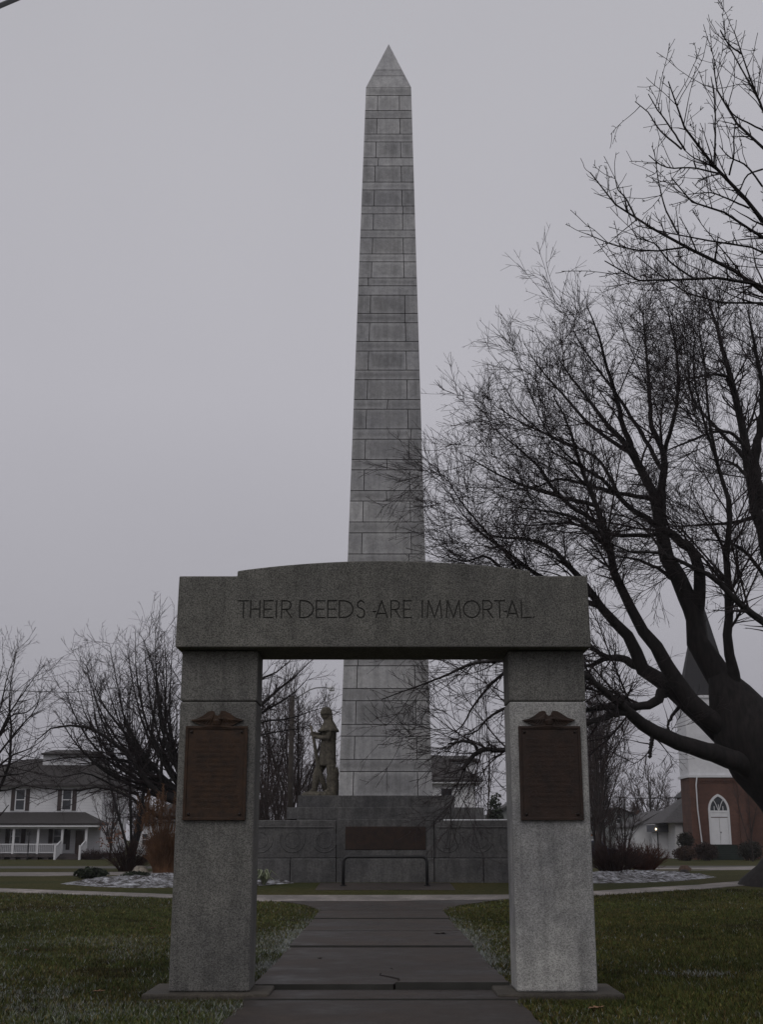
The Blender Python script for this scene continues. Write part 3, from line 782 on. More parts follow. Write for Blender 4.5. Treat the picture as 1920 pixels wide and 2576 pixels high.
sk.loft([ring(515+r.uniform(-8, 8), 708+r.uniform(-8, 8), y, .30+r.uniform(-.02, .02), .06) for y in (1840, 1760, 1690, 1600, 1520, 1440, 1380)] + [ring(560, 690, 1335, .22, .06)])
sk.build('tree_stump', M['statue'], ST, True)
pl = MB(); a, z_ = sp_(95, 1745); b, _ = sp_(700, 1745)
pl.loft([((a+b)/2, OY, ST.location.z+.002, (b-a)/2+.02, .55), ((a+b)/2, OY, ST.location.z+.10, (b-a)/2, .54), ((a+b)/2+.02, OY, zf+.02, (b-a)/2-.06, .48)])
pl.build('rock_base', M['statue'], ST)

# black pipe barrier before the monument
gp = G(864, 2229.5); bt = thing('pipe_barrier', 'black bent pipe rail standing on grass before the stone base', 'barrier', (W(970, 2229, gp.y).x, gp.y, gp.z))
xl, xr = W(864, 2190, gp.y).x, W(1075, 2190, gp.y).x; zt_ = W(960, 2155.5, gp.y).z
pts = [(xl, gp.y, gp.z-.1), (xl, gp.y, zt_-.14)] + [(xl+.14-.14*math.cos(a), gp.y, zt_-.14+.14*math.sin(a)) for a in (.4, .8, 1.2)] + [(xl+.14, gp.y, zt_), (xr-.14, gp.y, zt_)] + \
      [(xr-.14+.14*math.sin(a), gp.y, zt_-.14+.14*math.cos(a)) for a in (.4, .8, 1.2)] + [(xr, gp.y, zt_-.14), (xr, gp.y, gp.z-.1)]
MB().tube(pts, .045, 10).build('rail', M['black'], bt, True)
for x in (xl, xr): MB().tube([(x, gp.y, gp.z-.02), (x, gp.y, gp.z+.03)], .09, 12).build('base_plate', M['black'], bt)

# ------------------------------------------------------------------ bare trees
def tubes(P, R, sides):
    Mn, n, _ = P.shape
    T = np.gradient(P, axis=1); T /= np.linalg.norm(T, axis=2, keepdims=True)+1e-9
    ref = np.where(np.abs(T[:, :1, 2:3]) < .9, np.array([0, 0, 1.]), np.array([1., 0, 0]))
    U = ref - T*np.sum(T*ref, 2, keepdims=True); U /= np.linalg.norm(U, axis=2, keepdims=True)+1e-9
    Vv = np.cross(T, U); a = 2*np.pi*np.arange(sides)/sides
    V = P[:, :, None] + R[:, :, None, None]*(np.cos(a)[:, None]*U[:, :, None] + np.sin(a)[:, None]*Vv[:, :, None])
    base = (np.arange(Mn)*n*sides)[:, None, None] + (np.arange(n-1)*sides)[None, :, None]
    k = np.arange(sides); k2 = (k+1) % sides
    Q = np.stack([base+k, base+k2, base+sides+k2, base+sides+k], -1).reshape(-1, 4)
    return V.reshape(-1, 3), Q
def resample(pts, rad, n):
    P = np.array([tuple(p) for p in pts], float); R = np.array(rad, float)
    d = np.concatenate([[0], np.cumsum(np.linalg.norm(np.diff(P, axis=0), axis=1))]); t = np.linspace(0, d[-1], n)
    if len(P) > 2:          # soft spline through the points
        m = np.gradient(P, d, axis=0)
        i = np.clip(np.searchsorted(d, t, side='right')-1, 0, len(P)-2); h = d[i+1]-d[i]; u = ((t-d[i])/h)[:, None]; h = h[:, None]
        Q = (2*u**3-3*u**2+1)*P[i] + (u**3-2*u**2+u)*h*m[i] + (-2*u**3+3*u**2)*P[i+1] + (u**3-u**2)*h*m[i+1]
    else: Q = P[0]+(P[-1]-P[0])*(t/d[-1])[:, None]
    return Q, np.interp(t, d, R)
def sprout(P, R, rg, per_m, length, ang=45, n=6, wander=.12, up=.05, radf=.6, tmin=.1, rmin=.004, taper=.3, lvar=.4, shrink=.55, tipw=0, droop=0, out=None, rmax=None):
    Mn, m, _ = P.shape
    L = np.linalg.norm(np.diff(P, axis=1), axis=2).sum(1)
    cnt = rg.poisson(np.maximum(L*per_m, .3)); idx = np.repeat(np.arange(Mn), cnt); K = len(idx)
    t = tmin+(1-tmin)*rg.random(K)**(.85); f = t*(m-1); i = np.minimum(f.astype(int), m-2); u = (f-i)[:, None]
    p = P[idx, i]*(1-u)+P[idx, i+1]*u; T = P[idx, i+1]-P[idx, i]; T /= np.linalg.norm(T, axis=1, keepdims=True)+1e-9
    r0 = R[idx, i]*(1-u[:, 0])+R[idx, i+1]*u[:, 0]
    if rmax is not None:
        ok_ = r0 < rmax; idx, t, i, u, p, T, r0 = idx[ok_], t[ok_], i[ok_], u[ok_], p[ok_], T[ok_], r0[ok_]; K = len(idx)
    rv = rg.normal(size=(K, 3))
    if out is not None: rv += out*1.0
    rv -= T*np.sum(T*rv, 1, keepdims=True); rv /= np.linalg.norm(rv, axis=1, keepdims=True)+1e-9
    a = np.radians(rg.normal(ang, ang*.22, K))[:, None]
    D = np.cos(a)*T + np.sin(a)*rv
    ln = length*(1-shrink*t)*np.clip(rg.normal(1, lvar, K), .35, 1.9)
    ln = np.minimum(ln, L[idx]*.9)
    Q = np.empty((K, n, 3)); Q[:, 0] = p; d = D
    for s in range(1, n):
        d = d + rg.normal(0, wander, (K, 3)); d[:, 2] += up - droop*(s/n)
        d /= np.linalg.norm(d, axis=1, keepdims=True)+1e-9
        Q[:, s] = Q[:, s-1] + d*(ln/(n-1))[:, None]
    rs = np.maximum(np.minimum(r0*radf, ln*.03+rmin), rmin)
    RR = np.maximum(rs[:, None]*np.linspace(1, taper, n)[None], rmin*.75)
    return Q, RR
def tree(name, label, cat, loc, trunk_pl, specs, m_b, m_t, group=None, seed=1, nres=10, sides0=10, extra=None):
    """trunk_pl: traced limbs [(points, radii)]; specs: list of sprout() settings, one per generation"""
    rg = np.random.default_rng(seed)
    root = thing(name, label, cat, loc, group)
    A = [resample(p, r, nres) for p, r in trunk_pl]
    P = np.array([a[0] for a in A]); R = np.array([a[1] for a in A])
    wob = rg.normal(0, 1, P.shape)*np.minimum(R, .16)[:, :, None]*.22; wob[:, 0] = 0; wob[0] *= .3; P = P+wob
    V, Q = tubes(P, R, sides0)
    link('trunk', mesh_np('trunk', V, [Q]), m_b, root, True)
    VV, QQ, off = [], [], 0
    cur = (P[1:], R[1:]) if len(P) > 1 else (P, R)
    gens = []
    for sp__ in specs:
        s = dict(sp__); src = s.pop('src', None); sd = s.pop('sides', 3)
        if src is not None:
            srcs = [(P, R) if q < 0 else gens[q] for q in src]
        else: srcs = [cur]
        outs = []
        for q in srcs:
            q2, r2 = sprout(q[0], q[1], rg, **s); outs.append((q2, r2))
            v, f = tubes(q2, r2, sd); VV.append(v); QQ.append(f+off); off += len(v)
        cur = (np.concatenate([o[0] for o in outs]), np.concatenate([o[1] for o in outs])); gens.append(cur)
    c = link('crown', mesh_np('crown', np.concatenate(VV), [np.concatenate(QQ)]), m_t, root, True)
    return root, gens
def pl(pts, Y, dys=None):                  # traced limb: photo points at distance Y (+ offsets in depth)
    return [W(x, y, Y+(dys[i] if dys else 0)) for i, (x, y) in enumerate(pts)]
def lin(a, b, n): return [a+(b-a)*i/(n-1) for i in range(n)]
def limb(pts, Y, r0, r1, d0=0, d1=0):
    n = len(pts); return (pl(pts, Y, lin(d0, d1, n)), [r1+(r0-r1)*(1-i/(n-1))**1.35 for i in range(n)])

# large spreading tree at the right
YT = 35.8
c3 = lambda *a: [(1400+.3157*x, 1600+.3157*y) for x, y in a]
c5 = lambda *a: [(1050+.5266*x, 700+.5266*y) for x, y in a]
bt0 = W(2028, 2228, YT)
tr = []
def sub(pts, r0, r1, d1, Y=None, lst=None):      # limb whose first point is moved onto the nearest limb already there
    lst = tr if lst is None else lst; Y = Y or YT
    best = None; P0 = W(*pts[0], Y)
    for q in lst[1:]:
        A, R = resample(q[0], q[1], 60)
        d = np.hypot(A[:, 0]-P0.x*A[:, 1]/Y, A[:, 2]-(EYE+(P0.z-EYE)*A[:, 1]/Y)) + (R < r1*1.2)*9
        k = int(d.argmin())
        if best is None or d[k] < best[0]: best = (d[k], Vector(A[k]), R[k])
    _, B, rb = best; n = len(pts); r0 = min(r0, rb*.85)
    P = [B]+[W(x, y, B.y+(Y+d1-B.y)*(i+1)/(n-1)) for i, (x, y) in enumerate(pts[1:])]
    return (P, [r1+(r0-r1)*(1-i/(n-1))**1.2 for i in range(n)])
tpts = [Vector((bt0.x, YT, H(YT)-.3)), Vector((bt0.x, YT, H(YT)+.12)), W(2031, 2185, YT), W(2032, 2130, YT), W(2024, 2040, YT), W(1990, 1970, YT), W(1930, 1898, YT), W(1876, 1828, YT), W(1842, 1762, YT), W(1812, 1695, YT)]
tr.append((tpts, [2.1, 1.62, 1.2, 1.06, 1.05, 1.14, 1.18, 1.02, .72, .34]))
tr.append(limb([(2000,2010)]+c3((1560,1060),(1330,965),(1100,890),(800,770),(620,660),(540,570),(430,490),(250,330),(90,230)), YT, .36, .06, 0, -3.5))
tr.append(limb([(1985,1960),(1915,1905)]+c3((1380,830),(1180,650),(1000,500),(870,400),(700,270),(620,100),(530,-60)) + c5((900,1600),(830,1500),(750,1400),(640,1290),(560,1250),(420,1240),(330,1225)), YT, .40, .025, 0, 1.2))
tr.append(limb([(1960,1910),(1880,1850)]+c3((1250,690),(1000,430),(880,250),(800,100),(720,-20)) + c5((1040,1600),(960,1470),(920,1300),(890,1180),(830,1020),(780,900),(740,760),(700,650),(650,560)), YT, .32, .02, 0, -2.0))
tr.append(limb([(1960,1910)]+c3((1520,790),(1440,600),(1350,420),(1250,230),(1130,60)) + c5((1340,1640),(1260,1460),(1200,1320),(1170,1180),(1120,1060),(1080,920),(1000,800),(920,720),(820,580),(740,480),(680,390)), YT, .54, .02, 0, 2.0))
tr.append(sub(c5((1330,1600),(1350,1400),(1300,1290),(1210,1220),(1150,1180),(1000,1080),(880,960),(760,890),(640,830)), .2, .02, -1))
tr.append(sub(c5((1165,1150),(1170,1000),(1180,850),(1120,700),(1110,500),(1090,300),(1080,150)), .2, .018, 1.6))
tr.append(sub(c5((1080,920),(1000,740),(950,560),(900,400),(860,250),(810,130)), .15, .016, -1))
tr.append(limb(c3((1520,760),(1440,420),(1400,200),(1375,0)) + c5((1490,1500),(1480,1300),(1500,1100),(1440,900),(1400,700),(1380,450),(1350,250)), YT, .2, .02, 0, -2.4))
tr.append(limb(c3((1750,800),(1780,400),(1790,0)) + c5((1700,1350),(1640,1150),(1590,900),(1540,650),(1480,400),(1420,200),(1380,60)), YT, .42, .025, .5, 2.2))
tr.append(limb(c5((1640,1100),(1620,850),(1650,600),(1620,350),(1580,150)), YT, .2, .02, .5, -1.5))
tr.append(limb(c3((1700,780),(1800,500)) + c5((1700,1680),(1540,1560),(1430,1440),(1300,1370),(1150,1310),(1000,1300),(900,1250)), YT, .16, .02, -.6, -2.5))
tr.append(sub(c3((880,470),(740,550),(520,560),(250,590),(60,640)), .16, .04, -2.2))
tr.append(sub(c3((560,600),(420,640),(250,700),(80,760),(-60,800)), .13, .03, -3.2))
tr.append(sub(c3((700,270),(550,190),(400,180),(240,240),(100,180)), .15, .03, 2))
tr.append(sub(c3((430,170),(270,90),(150,-40)) + [(1340, 1480), (1270, 1390), (1200, 1310), (1160, 1262), (1125, 1200)], .15, .014, -.5))
tr.append(sub(c5((830,1510),(700,1470),(545,1400),(420,1300),(310,1220),(220,1130),(160,1040)), .13, .012, 1.8))
tr.append(sub(c5((860,1560),(600,1480),(420,1400)) + [(1225, 1400), (1165, 1412), (1120, 1395)], .09, .012, .9))
for q, (b, d0, d1) in enumerate(((((1160,1220),(900,1220),(720,1170),(550,1180),(400,1165)), 1, 2.5), (((1090,1050),(850,1000),(680,960),(560,1000),(420,1010)), 1, -1.5), (((830,1110),(640,1030),(480,980),(320,900),(240,850)), -1, -2.5),
     (((970,1000),(860,860),(700,780),(520,700),(390,620),(310,545)), 1.5, 3), (((800,850),(640,760),(500,650),(420,520)), 1.8, .5), (((1000,900),(830,700),(700,560),(580,420),(510,310)), 1.6, 3), (((1130,920),(1010,640),(900,480),(780,310),(730,210)), 1, 2.8),
     (((1180,850),(1250,500),(1220,250),(1190,120)), 1.2, 0), (((1590,900),(1450,730),(1330,600),(1290,330),(1270,180)), 2, 3.5), (((1560,740),(1480,470),(1300,480),(1100,560)), 1.6, .4), (((1650,870),(1500,740),(1250,800),(1100,870)), .6, -1.2),
     (((920,1300),(760,1150),(600,1110),(440,1090)), -1, -3), (((890,1180),(700,1060),(560,880),(420,760),(330,690)), -1.4, -.2), (((780,900),(640,760),(560,600),(510,480)), -1.8, -3.2), (((1200,1320),(1060,1170),(960,1130),(800,1100),(650,1050)), 1, 3),
     (((1260,1460),(1120,1370),(960,1330),(800,1350)), .8, 2.6), (((1640,1150),(1480,1170),(1330,1180),(1200,1190)), 1, 2.6), (((1590,900),(1640,700),(1700,500),(1720,300)), 2, 1), (((1440,900),(1360,640),(1320,420),(1330,260)), -2, -3.5),
     (((1700,1500),(1560,1300),(1420,1250),(1290,1260)), .2, -2), (((1620,1000),(1500,880),(1380,860)), 1, 2.8))):
    tr.append(sub(c5(*b), .075, .010, d1))
# limbs that hang through the gateway opening
tr.append(limb([(1479,1704),(1410,1660),(1330,1655),(1260,1662),(1180,1672),(1120,1700),(1040,1730),(960,1760)], YT, .10, .012, -3, -4.5))
tr.append(limb([(1479,1704),(1400,1690),(1300,1665),(1270,1690),(1225,1735),(1185,1785),(1160,1830),(1130,1850)], YT, .085, .012, -2.8, -3.4))
tr.append(limb([(1420,1800),(1350,1850),(1285,1886),(1205,1890),(1165,1935)], YT, .085, .055, -3.2, -4))
tr.append(limb([(1205,1892),(1190,1870),(1160,1866),(1128,1872)], YT, .045, .025, -4, -4.2))
tr.append(limb([(1420,1770),(1340,1775),(1270,1783),(1225,1810),(1200,1840),(1168,1850)], YT, .07, .012, -3, -3.6))
tr.append(sub(c3((770,780),(760,850),(745,960)), .075, .05, -1.7))
tr.append(sub(c3((960,560),(910,660),(895,740),(1010,830)), .06, .02, -1.2))
big, gens = tree('spreading_tree', 'large dark bare tree with spreading limbs beside the right hand pillar', 'tree', (bt0.x, YT, float(H(YT))), tr,
  [dict(src=[-1], per_m=1.9, length=2.8, ang=38, n=8, wander=.06, up=.026, radf=.36, tmin=.15, rmin=.011, sides=5, shrink=.60, rmax=.135),
   dict(src=[0], per_m=2.7, length=1.5, ang=38, n=6, wander=.07, up=.026, radf=.5, rmin=.009, sides=4, shrink=.45),
   dict(src=[0, 1], per_m=3.8, length=.85, ang=36, n=5, wander=.06, up=.025, radf=.6, rmin=.0072, sides=3, shrink=.4),
   dict(src=[-1], per_m=3.4, length=.8, ang=44, n=5, wander=.08, up=.03, radf=.4, rmin=.007, tmin=.3, sides=3, shrink=.3, rmax=.17),
   dict(src=[2, 3], per_m=2.9, length=.40, ang=38, n=4, wander=.06, up=.02, radf=.7, rmin=.006, sides=3)],
  M['bark'], M['twig'], seed=11, nres=22, sides0=16)

# nearer tree whose branches reach in at the top right
YN = 11.0
c4 = lambda *a: [(1400+.3157*x, 50+.3157*y) for x, y in a]
tx = W(2650, 1800, YN).x
nt_ = [([Vector((tx, YN+1, -.2)), Vector((tx, YN+1, .3)), Vector((tx-.1, YN+1, 2)), Vector((tx-.3, YN+1, 3.8)), Vector((tx-.6, YN+.8, 5.2))], [.42, .34, .28, .24, .2])]
B0 = Vector((tx-.45, YN+.9, 4.6))
def near(pts, r0, r1, d1, start=None):
    P = pl(pts, YN, lin(.2, d1, len(pts))); return ([start or B0]+P, [max(.06, r0*1.6)]+[r1+(r0*.8-r1)*(1-i/(len(pts)-1))**1.2 for i in range(len(pts))])
nt_ += [near(c4((1900,1900),(1647,1600),(1430,1330),(1260,1160),(1090,970),(1010,830),(940,640),(895,490)), .03, .006, -.5),
        near(c4((1900,2380),(1647,2150),(1300,1930),(1040,1810),(850,1700),(640,1600),(500,1500),(350,1300),(270,1215)), .03, .006, .4),
        near(c4((1900,1900),(1647,1740),(1380,1550),(1130,1480),(1000,1380),(920,1260)), .02, .005, -.8),
        near(c4((1900,1300),(1647,1000),(1400,780),(1300,600),(1265,380),(1245,310)), .022, .005, .6),
        near(c4((1850,1150),(1647,730),(1580,560),(1480,270),(1420,90)), .02, .005, -.2),
        near(c4((1750,1000),(1600,600),(1500,430),(1400,240),(1310,80)), .016, .005, .4),
        near(c4((1900,2230),(1647,2120),(1350,2060),(1100,2060),(700,2090),(500,2000),(390,1920)), .026, .005, -.6),
        near(c4((1850,1950),(1647,1830),(1300,1790),(1080,1710),(950,1710),(830,1680),(640,1640)), .016, .005, .8),
        near(c4((2000,2500),(1750,2300),(1500,2230),(1250,2260),(1000,2150),(800,2010),(640,1880)), .02, .005, 1.2)]
for bpts in (((1260,1160),(1270,860),(1260,600),(1235,450)), ((1380,1240),(1415,1100),(1420,900),(1440,780)), ((1350,1240),(1100,1180),(850,1165),(740,1080)), ((970,1700),(870,1500),(820,1300),(780,1030)),
             ((1040,1810),(700,1840),(480,1800),(245,1705)), ((1030,1040),(900,840),(800,700),(735,590)), ((1000,1030),(820,870),(735,740),(630,650)), ((640,1600),(560,1430),(490,1350),(470,1245)), ((1430,1330),(1200,1140),(1100,1100),(1000,1010)),
             ((1480,270),(1420,230),(1360,170),(1310,90)), ((1647,1330),(1500,1150),(1380,1090),(1300,1000)), ((1700,900),(1550,830),(1400,740),(1350,640)), ((1647,1190),(1540,1230),(1450,1390),(1370,1530)),
             ((1540,1500),(1400,1440),(1250,1380),(1050,1390)), ((1100,2060),(900,1920),(780,1780),(640,1740))):
    P = pl(c4(*bpts), YN, lin(-.05, random.uniform(-.5, .5), 4)); nt_.append((P, lin(.010, .0045, 4)))
tree('overhanging_tree', 'nearer bare tree whose knobbly twigs reach over from the frame edge high up', 'tree', (tx, YN+1, 0), nt_,
  [dict(src=[-1], per_m=4.4, length=.62, ang=44, n=6, wander=.09, up=.07, radf=.55, tmin=.30, rmin=.0042, sides=5, shrink=.35),
   dict(src=[-1, 0], per_m=3.6, length=.24, ang=52, n=5, wander=.10, up=.05, radf=.7, tmin=.30, rmin=.0036, sides=4),
   dict(src=[0, 1], per_m=5.0, length=.06, ang=50, n=3, wander=.1, up=.02, radf=.8, tmin=.4, rmin=.0036, sides=4)],
  M['bark'], M['twig'], seed=5, nres=12, sides0=8)

# tree behind the left pillar, drooping limb across the white house
YB_ = 50.0; c7 = lambda *a: [(.2785*x, 1800+.2785*y) for x, y in a]; c1 = lambda *a: [(.42373*x, 1400+.42373*y) for x, y in a]
bB = Vector((W(505, 2100, YB_).x, YB_, float(H(YB_))))
cm = lambda *a: [(640+.1985*x, 1640+.1985*y) for x, y in a]
tB = [([bB+Vector((0,0,-.3)), bB+Vector((0,0,.2)), W(505, 2120, YB_), W(500, 2060, YB_), W(490, 1990, YB_)], [.62, .42, .34, .30, .26])]
tB += [limb([(490,2030)]+c7((1570,760),(1400,680),(1200,400),(1000,230),(850,120),(600,90),(450,120),(320,230),(245,400)), YB_, 0.145, .010, 0, -2),
       limb([(488,2020)]+c7((1500,720),(1350,500),(1150,180),(1000,0))+c1((570,800),(520,660)), YB_, 0.145, .010, 0, 1),
       limb([(488,2010)]+c7((1480,700),(1460,450),(1480,150))+c1((960,950),(930,720),(880,560)), YB_, 0.119, .010, 0, -1),
       limb([(492,1980),(465,1920)]+c7((1590,380),(1490,120))+c1((900,640),(850,500)), YB_, 0.119, .010, 0, 1.5),
       limb([(492,1990),(480,1800),(465,1700),(458,1620)], YB_, 0.132, .010, 0, .5),
       limb([(495,1990),(530,1800),(560,1640),(585,1560)], YB_, 0.132, .010, 0, 1),
       limb([(498,1990),(560,1860)]+cm((90,660),(250,520),(400,400),(560,270),(700,130),(800,40)), YB_, 0.106, .010, 0, -1),
       limb([(498,2000),(570,1880)]+cm((90,770),(300,650),(450,560),(620,400),(750,230)), YB_, 0.092, .010, 0, .5),
       limb([(500,2020),(590,1900)]+cm((90,880),(350,860),(600,800),(750,740),(900,700)), YB_, 0.066, .010, 0, -1),
       limb([(500,2040),(590,1870)]+cm((90,1050),(300,1010),(560,970),(700,930)), YB_, 0.059, .010, .3, -1.2),
       limb([(498,1980),(560,1800)]+cm((110,330),(260,270),(430,130),(560,0)), YB_, 0.086, .010, .3, 1.2),
       limb([(490,2040)]+c7((1500,930),(1300,830),(1150,720),(900,650),(650,680),(450,660),(250,640),(60,560)), YB_, 0.086, .010, -.3, -2),
       limb(c7((1350,500),(1150,420),(900,380),(600,380),(350,420),(100,480)), YB_, 0.066, .010, .3, -.6),
       limb(c7((1250,720),(1000,620),(760,520),(520,560),(300,520)), YB_, 0.053, .010, .3, .6)]
for k, (ex, ey) in enumerate(((140,1790),(165,1740),(192,1720),(215,1670),(232,1720),(262,1690),(275,1620),(300,1690),(318,1620),(340,1585),(362,1610),(390,1580),(412,1590),(436,1600),(180,1830),(235,1790),(290,1740),(350,1680),(410,1640))):
    x0, y0 = 490, 2035-6*(k % 5); dx, dy = ex-x0, ey-y0
    tB.append(limb([(x0, y0), (x0+dx*.30-14+random.uniform(-7, 7), y0+dy*.20+6), (x0+dx*.62-20+random.uniform(-9, 9), y0+dy*.46+12), (x0+dx*.88-10+random.uniform(-8, 8), y0+dy*.76+6), (ex, ey)], YB_, .105, .009, 0, random.uniform(-2.5, 2.5)))
tree('bare_tree', 'broad bare tree behind the left hand pillar, drooping a limb before the porch house', 'tree', bB, tB,
  [dict(src=[-1], per_m=2.1, length=1.7, ang=46, n=6, wander=.09, up=.02, radf=.45, tmin=.2, rmin=.010, sides=5, shrink=.35),
   dict(src=[-1, 0], per_m=2.2, length=1.0, ang=38, n=5, wander=.08, up=.04, radf=.55, rmin=.008, sides=3, shrink=.35),
   dict(src=[1], per_m=4.0, length=.5, ang=44, n=4, wander=.12, up=.02, radf=.65, rmin=.0065, sides=3)],
  M['bark'], M['twig'], seed=21, nres=12)

def stems_tree(name, label, base, hts, lean, r0, seed, specs, m_b, m_t, group=None, cat='tree', fork=.35, spread=.28, n0=5, stemgap=0):
    rg = np.random.default_rng(seed); b = Vector(base); tr = []
    H0 = hts
    tr.append(([b+Vector((0,0,-.2)), b+Vector((0,0,H0*.06)), b+Vector((lean*.4,0,H0*.3)), b+Vector((lean*.7,0,H0*.6)), b+Vector((lean,0,H0*.97))], [r0*1.5, r0, r0*.8, r0*.5, r0*.08]))
    for k in range(n0):
        a = 2*np.pi*(k+rg.random()*.6)/n0; f = rg.uniform(fork*.3, fork*1.5) if not stemgap else .02
        s = H0*spread*rg.uniform(.6, 1.25)
        dx, dy = math.cos(a)*s, math.sin(a)*s; st = b+Vector((lean*f, 0, H0*f)); tp = H0*rg.uniform(.78, .97)
        tr.append(([st, st+Vector((dx*.35, dy*.35, (tp-H0*f)*.3)), st+Vector((dx*.72, dy*.72, (tp-H0*f)*.65)), st+Vector((dx, dy, tp-H0*f))], [r0*.55, r0*.42, r0*.26, r0*.07]))
    return tree(name, label, cat, b, tr, specs, m_b, m_t, group, seed, nres=9, sides0=7)
def spec(k=1.0, rm=.010, up=.07, d=1.0):
    return [dict(src=[-1], per_m=1.7*d, length=2.6*k, ang=38, n=6, wander=.1, up=up, radf=.45, tmin=.15, rmin=rm*1.3, sides=4, shrink=.45),
            dict(src=[-1, 0], per_m=2.0*d, length=1.3*k, ang=38, n=5, wander=.11, up=up, radf=.5, rmin=rm, sides=3, shrink=.4),
            dict(src=[1], per_m=2.6*d, length=.6*k, ang=38, n=4, wander=.12, up=up*.6, radf=.6, rmin=rm*.85, sides=3)]
def at(px, Y): return Vector((W(px, 2140, Y).x, Y, float(H(Y))))
# clump of slim trunks by the red bush, tree at the left edge
stems_tree('clump_tree', 'clump of slim bare trunks rising beside the dark red bush', at(332, 62), 10.2, .9, .13, 31, spec(.62, .009, .07, .85), M['bark'], M['twig'], n0=6, spread=.27, stemgap=1)
te = [([at(-50, 45)+Vector((0,0,-.2)), at(-50, 45)+Vector((0,0,1.2)), W(-45, 2000, 45), W(-40, 1900, 45)], [.2, .15, .12, .1]),
      ([at(-50, 45)+Vector((0,0,2.0)), W(10, 1960, 45), W(28, 1850, 44.6), W(22, 1760, 44.5), W(40, 1640, 44.5)], [.07, .055, .04, .025, .008])]
for k, e in enumerate((((-20,1900),(20,1800),(60,1740),(110,1672)), ((-30,1930),(40,1840),(90,1780),(105,1720)), ((-40,1900),(0,1780),(18,1700),(46,1625)), ((-30,1950),(30,1900),(80,1880),(120,1850)), ((-30,1960),(20,1950),(60,1945),(95,1925)),
       ((-40,1880),(-10,1740),(10,1660)), ((-20,1990),(30,1985),(90,1960)), ((0,1850),(30,1800),(70,1790),(100,1760)))):
    te.append(limb(e, 45, .05, .007, 0, random.uniform(-1.2, 1.2)))
tree('edge_tree', 'sparse bare tree with long whippy shoots at the frame edge before the porch', 'tree', at(-50, 45), te,
  [dict(src=[-1], per_m=2.6, length=1.5, ang=40, n=6, wander=.08, up=.03, radf=.5, tmin=.12, rmin=.008, sides=4, shrink=.35),
   dict(src=[-1, 0], per_m=2.6, length=.7, ang=42, n=5, wander=.1, up=.03, radf=.6, rmin=.007, sides=3),
   dict(src=[1], per_m=2.4, length=.3, ang=42, n=4, wander=.1, up=.02, radf=.6, rmin=.006, sides=3)], M['bark'], M['twig'], seed=32)
# thicket behind the statue
tg = 'trees of the thicket behind the statue'
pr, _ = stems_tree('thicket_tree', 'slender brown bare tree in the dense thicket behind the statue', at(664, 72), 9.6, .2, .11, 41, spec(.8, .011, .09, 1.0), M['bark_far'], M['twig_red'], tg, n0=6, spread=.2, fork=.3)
for px, Y, sc, rz in ((728, 70, 1.08, 1.2), (751, 71, 1.02, 2.4), (700, 88, .95, 3.5), (790, 90, .78, 4.2), (840, 96, .74, 5.3), (650, 80, .85, .6), (600, 86, .9, 1.9), (772, 70, .56, 2.9), (690, 68, .55, 4.9), (712, 66, .45, .3), (668, 67, .5, 2.2), (742, 74, .6, 3.9), (805, 78, .5, 1.1), (650, 66, .4, 5.0)):
    c = copy_tree(pr); c.location = at(px, Y); c.scale = (sc, sc, sc); c.rotation_euler.z = rz
# trees behind the right pillar and the church wing
rgp = 'brown trees between the right pillar and the shed'
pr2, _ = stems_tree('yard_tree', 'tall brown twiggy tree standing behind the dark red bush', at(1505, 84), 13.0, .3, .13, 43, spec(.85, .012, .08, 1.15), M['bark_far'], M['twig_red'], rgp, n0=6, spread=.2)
for px, Y, sc, rz in ((1522, 92, .95, 1.3), (1475, 95, 1.05, 2.2), (1500, 90, .7, 3.3), (1538, 104, .5, 4.0), (1512, 88, .85, 5.0)):
    c = copy_tree(pr2); c.location = at(px, Y); c.scale = (sc, sc, sc); c.rotation_euler.z = rz
stems_tree('small_tree', 'small multi-stemmed tree before the white shed', at(1572, 88), 5.2, .2, .08, 45, spec(.5, .011, .08, 1.4), M['bark_far'], M['twig_red'], n0=6, spread=.25, stemgap=1)
stems_tree('roadside_tree', 'lone pale twiggy tree above the shed roof far behind', at(1643, 190), 13.0, 0, .2, 46, spec(1, .03, .05, .8), M['bark_far'], M['twig_red'], n0=7, spread=.24, fork=.3)
fg = 'far trees along the skyline'
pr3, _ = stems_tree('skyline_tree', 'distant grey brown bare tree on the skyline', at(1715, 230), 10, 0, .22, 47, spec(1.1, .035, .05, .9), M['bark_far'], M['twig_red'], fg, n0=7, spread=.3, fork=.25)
for px, Y, sc, rz in ((1570, 240, .9, 1), (1610, 260, .8, 2), (1690, 250, .85, 3), (1480, 240, 1.1, 4), (1400, 250, 1, 5), (1250, 240, .5, .4), (860, 230, 1.0, 2), (560, 235, 1.1, 3), (440, 250, .9, 1.5), (340, 240, .9, 2.7), (640, 260, .9, 2.5), (1860, 240, .9, .8), (-100, 230, 1.1, 1.8), (60, 240, 1.0, .3)):
    c = copy_tree(pr3); c.location = at(px, Y); c.scale = (sc, sc, sc); c.rotation_euler.z = rz
stems_tree('sapling', 'thin sapling between lattice mast and right pillar', at(1224, 70), 9.3, .35, .05, 48, spec(.5, .008, .1, .5), M['bark_far'], M['twig'], n0=3, spread=.1)
stems_tree('sapling', 'slight bare sapling before the brick church wall', at(1894, 95), 6.0, 0, .05, 49, spec(.45, .009, .1, 1.0), M['bark_far'], M['twig_red'], n0=4, spread=.2, fork=.3)
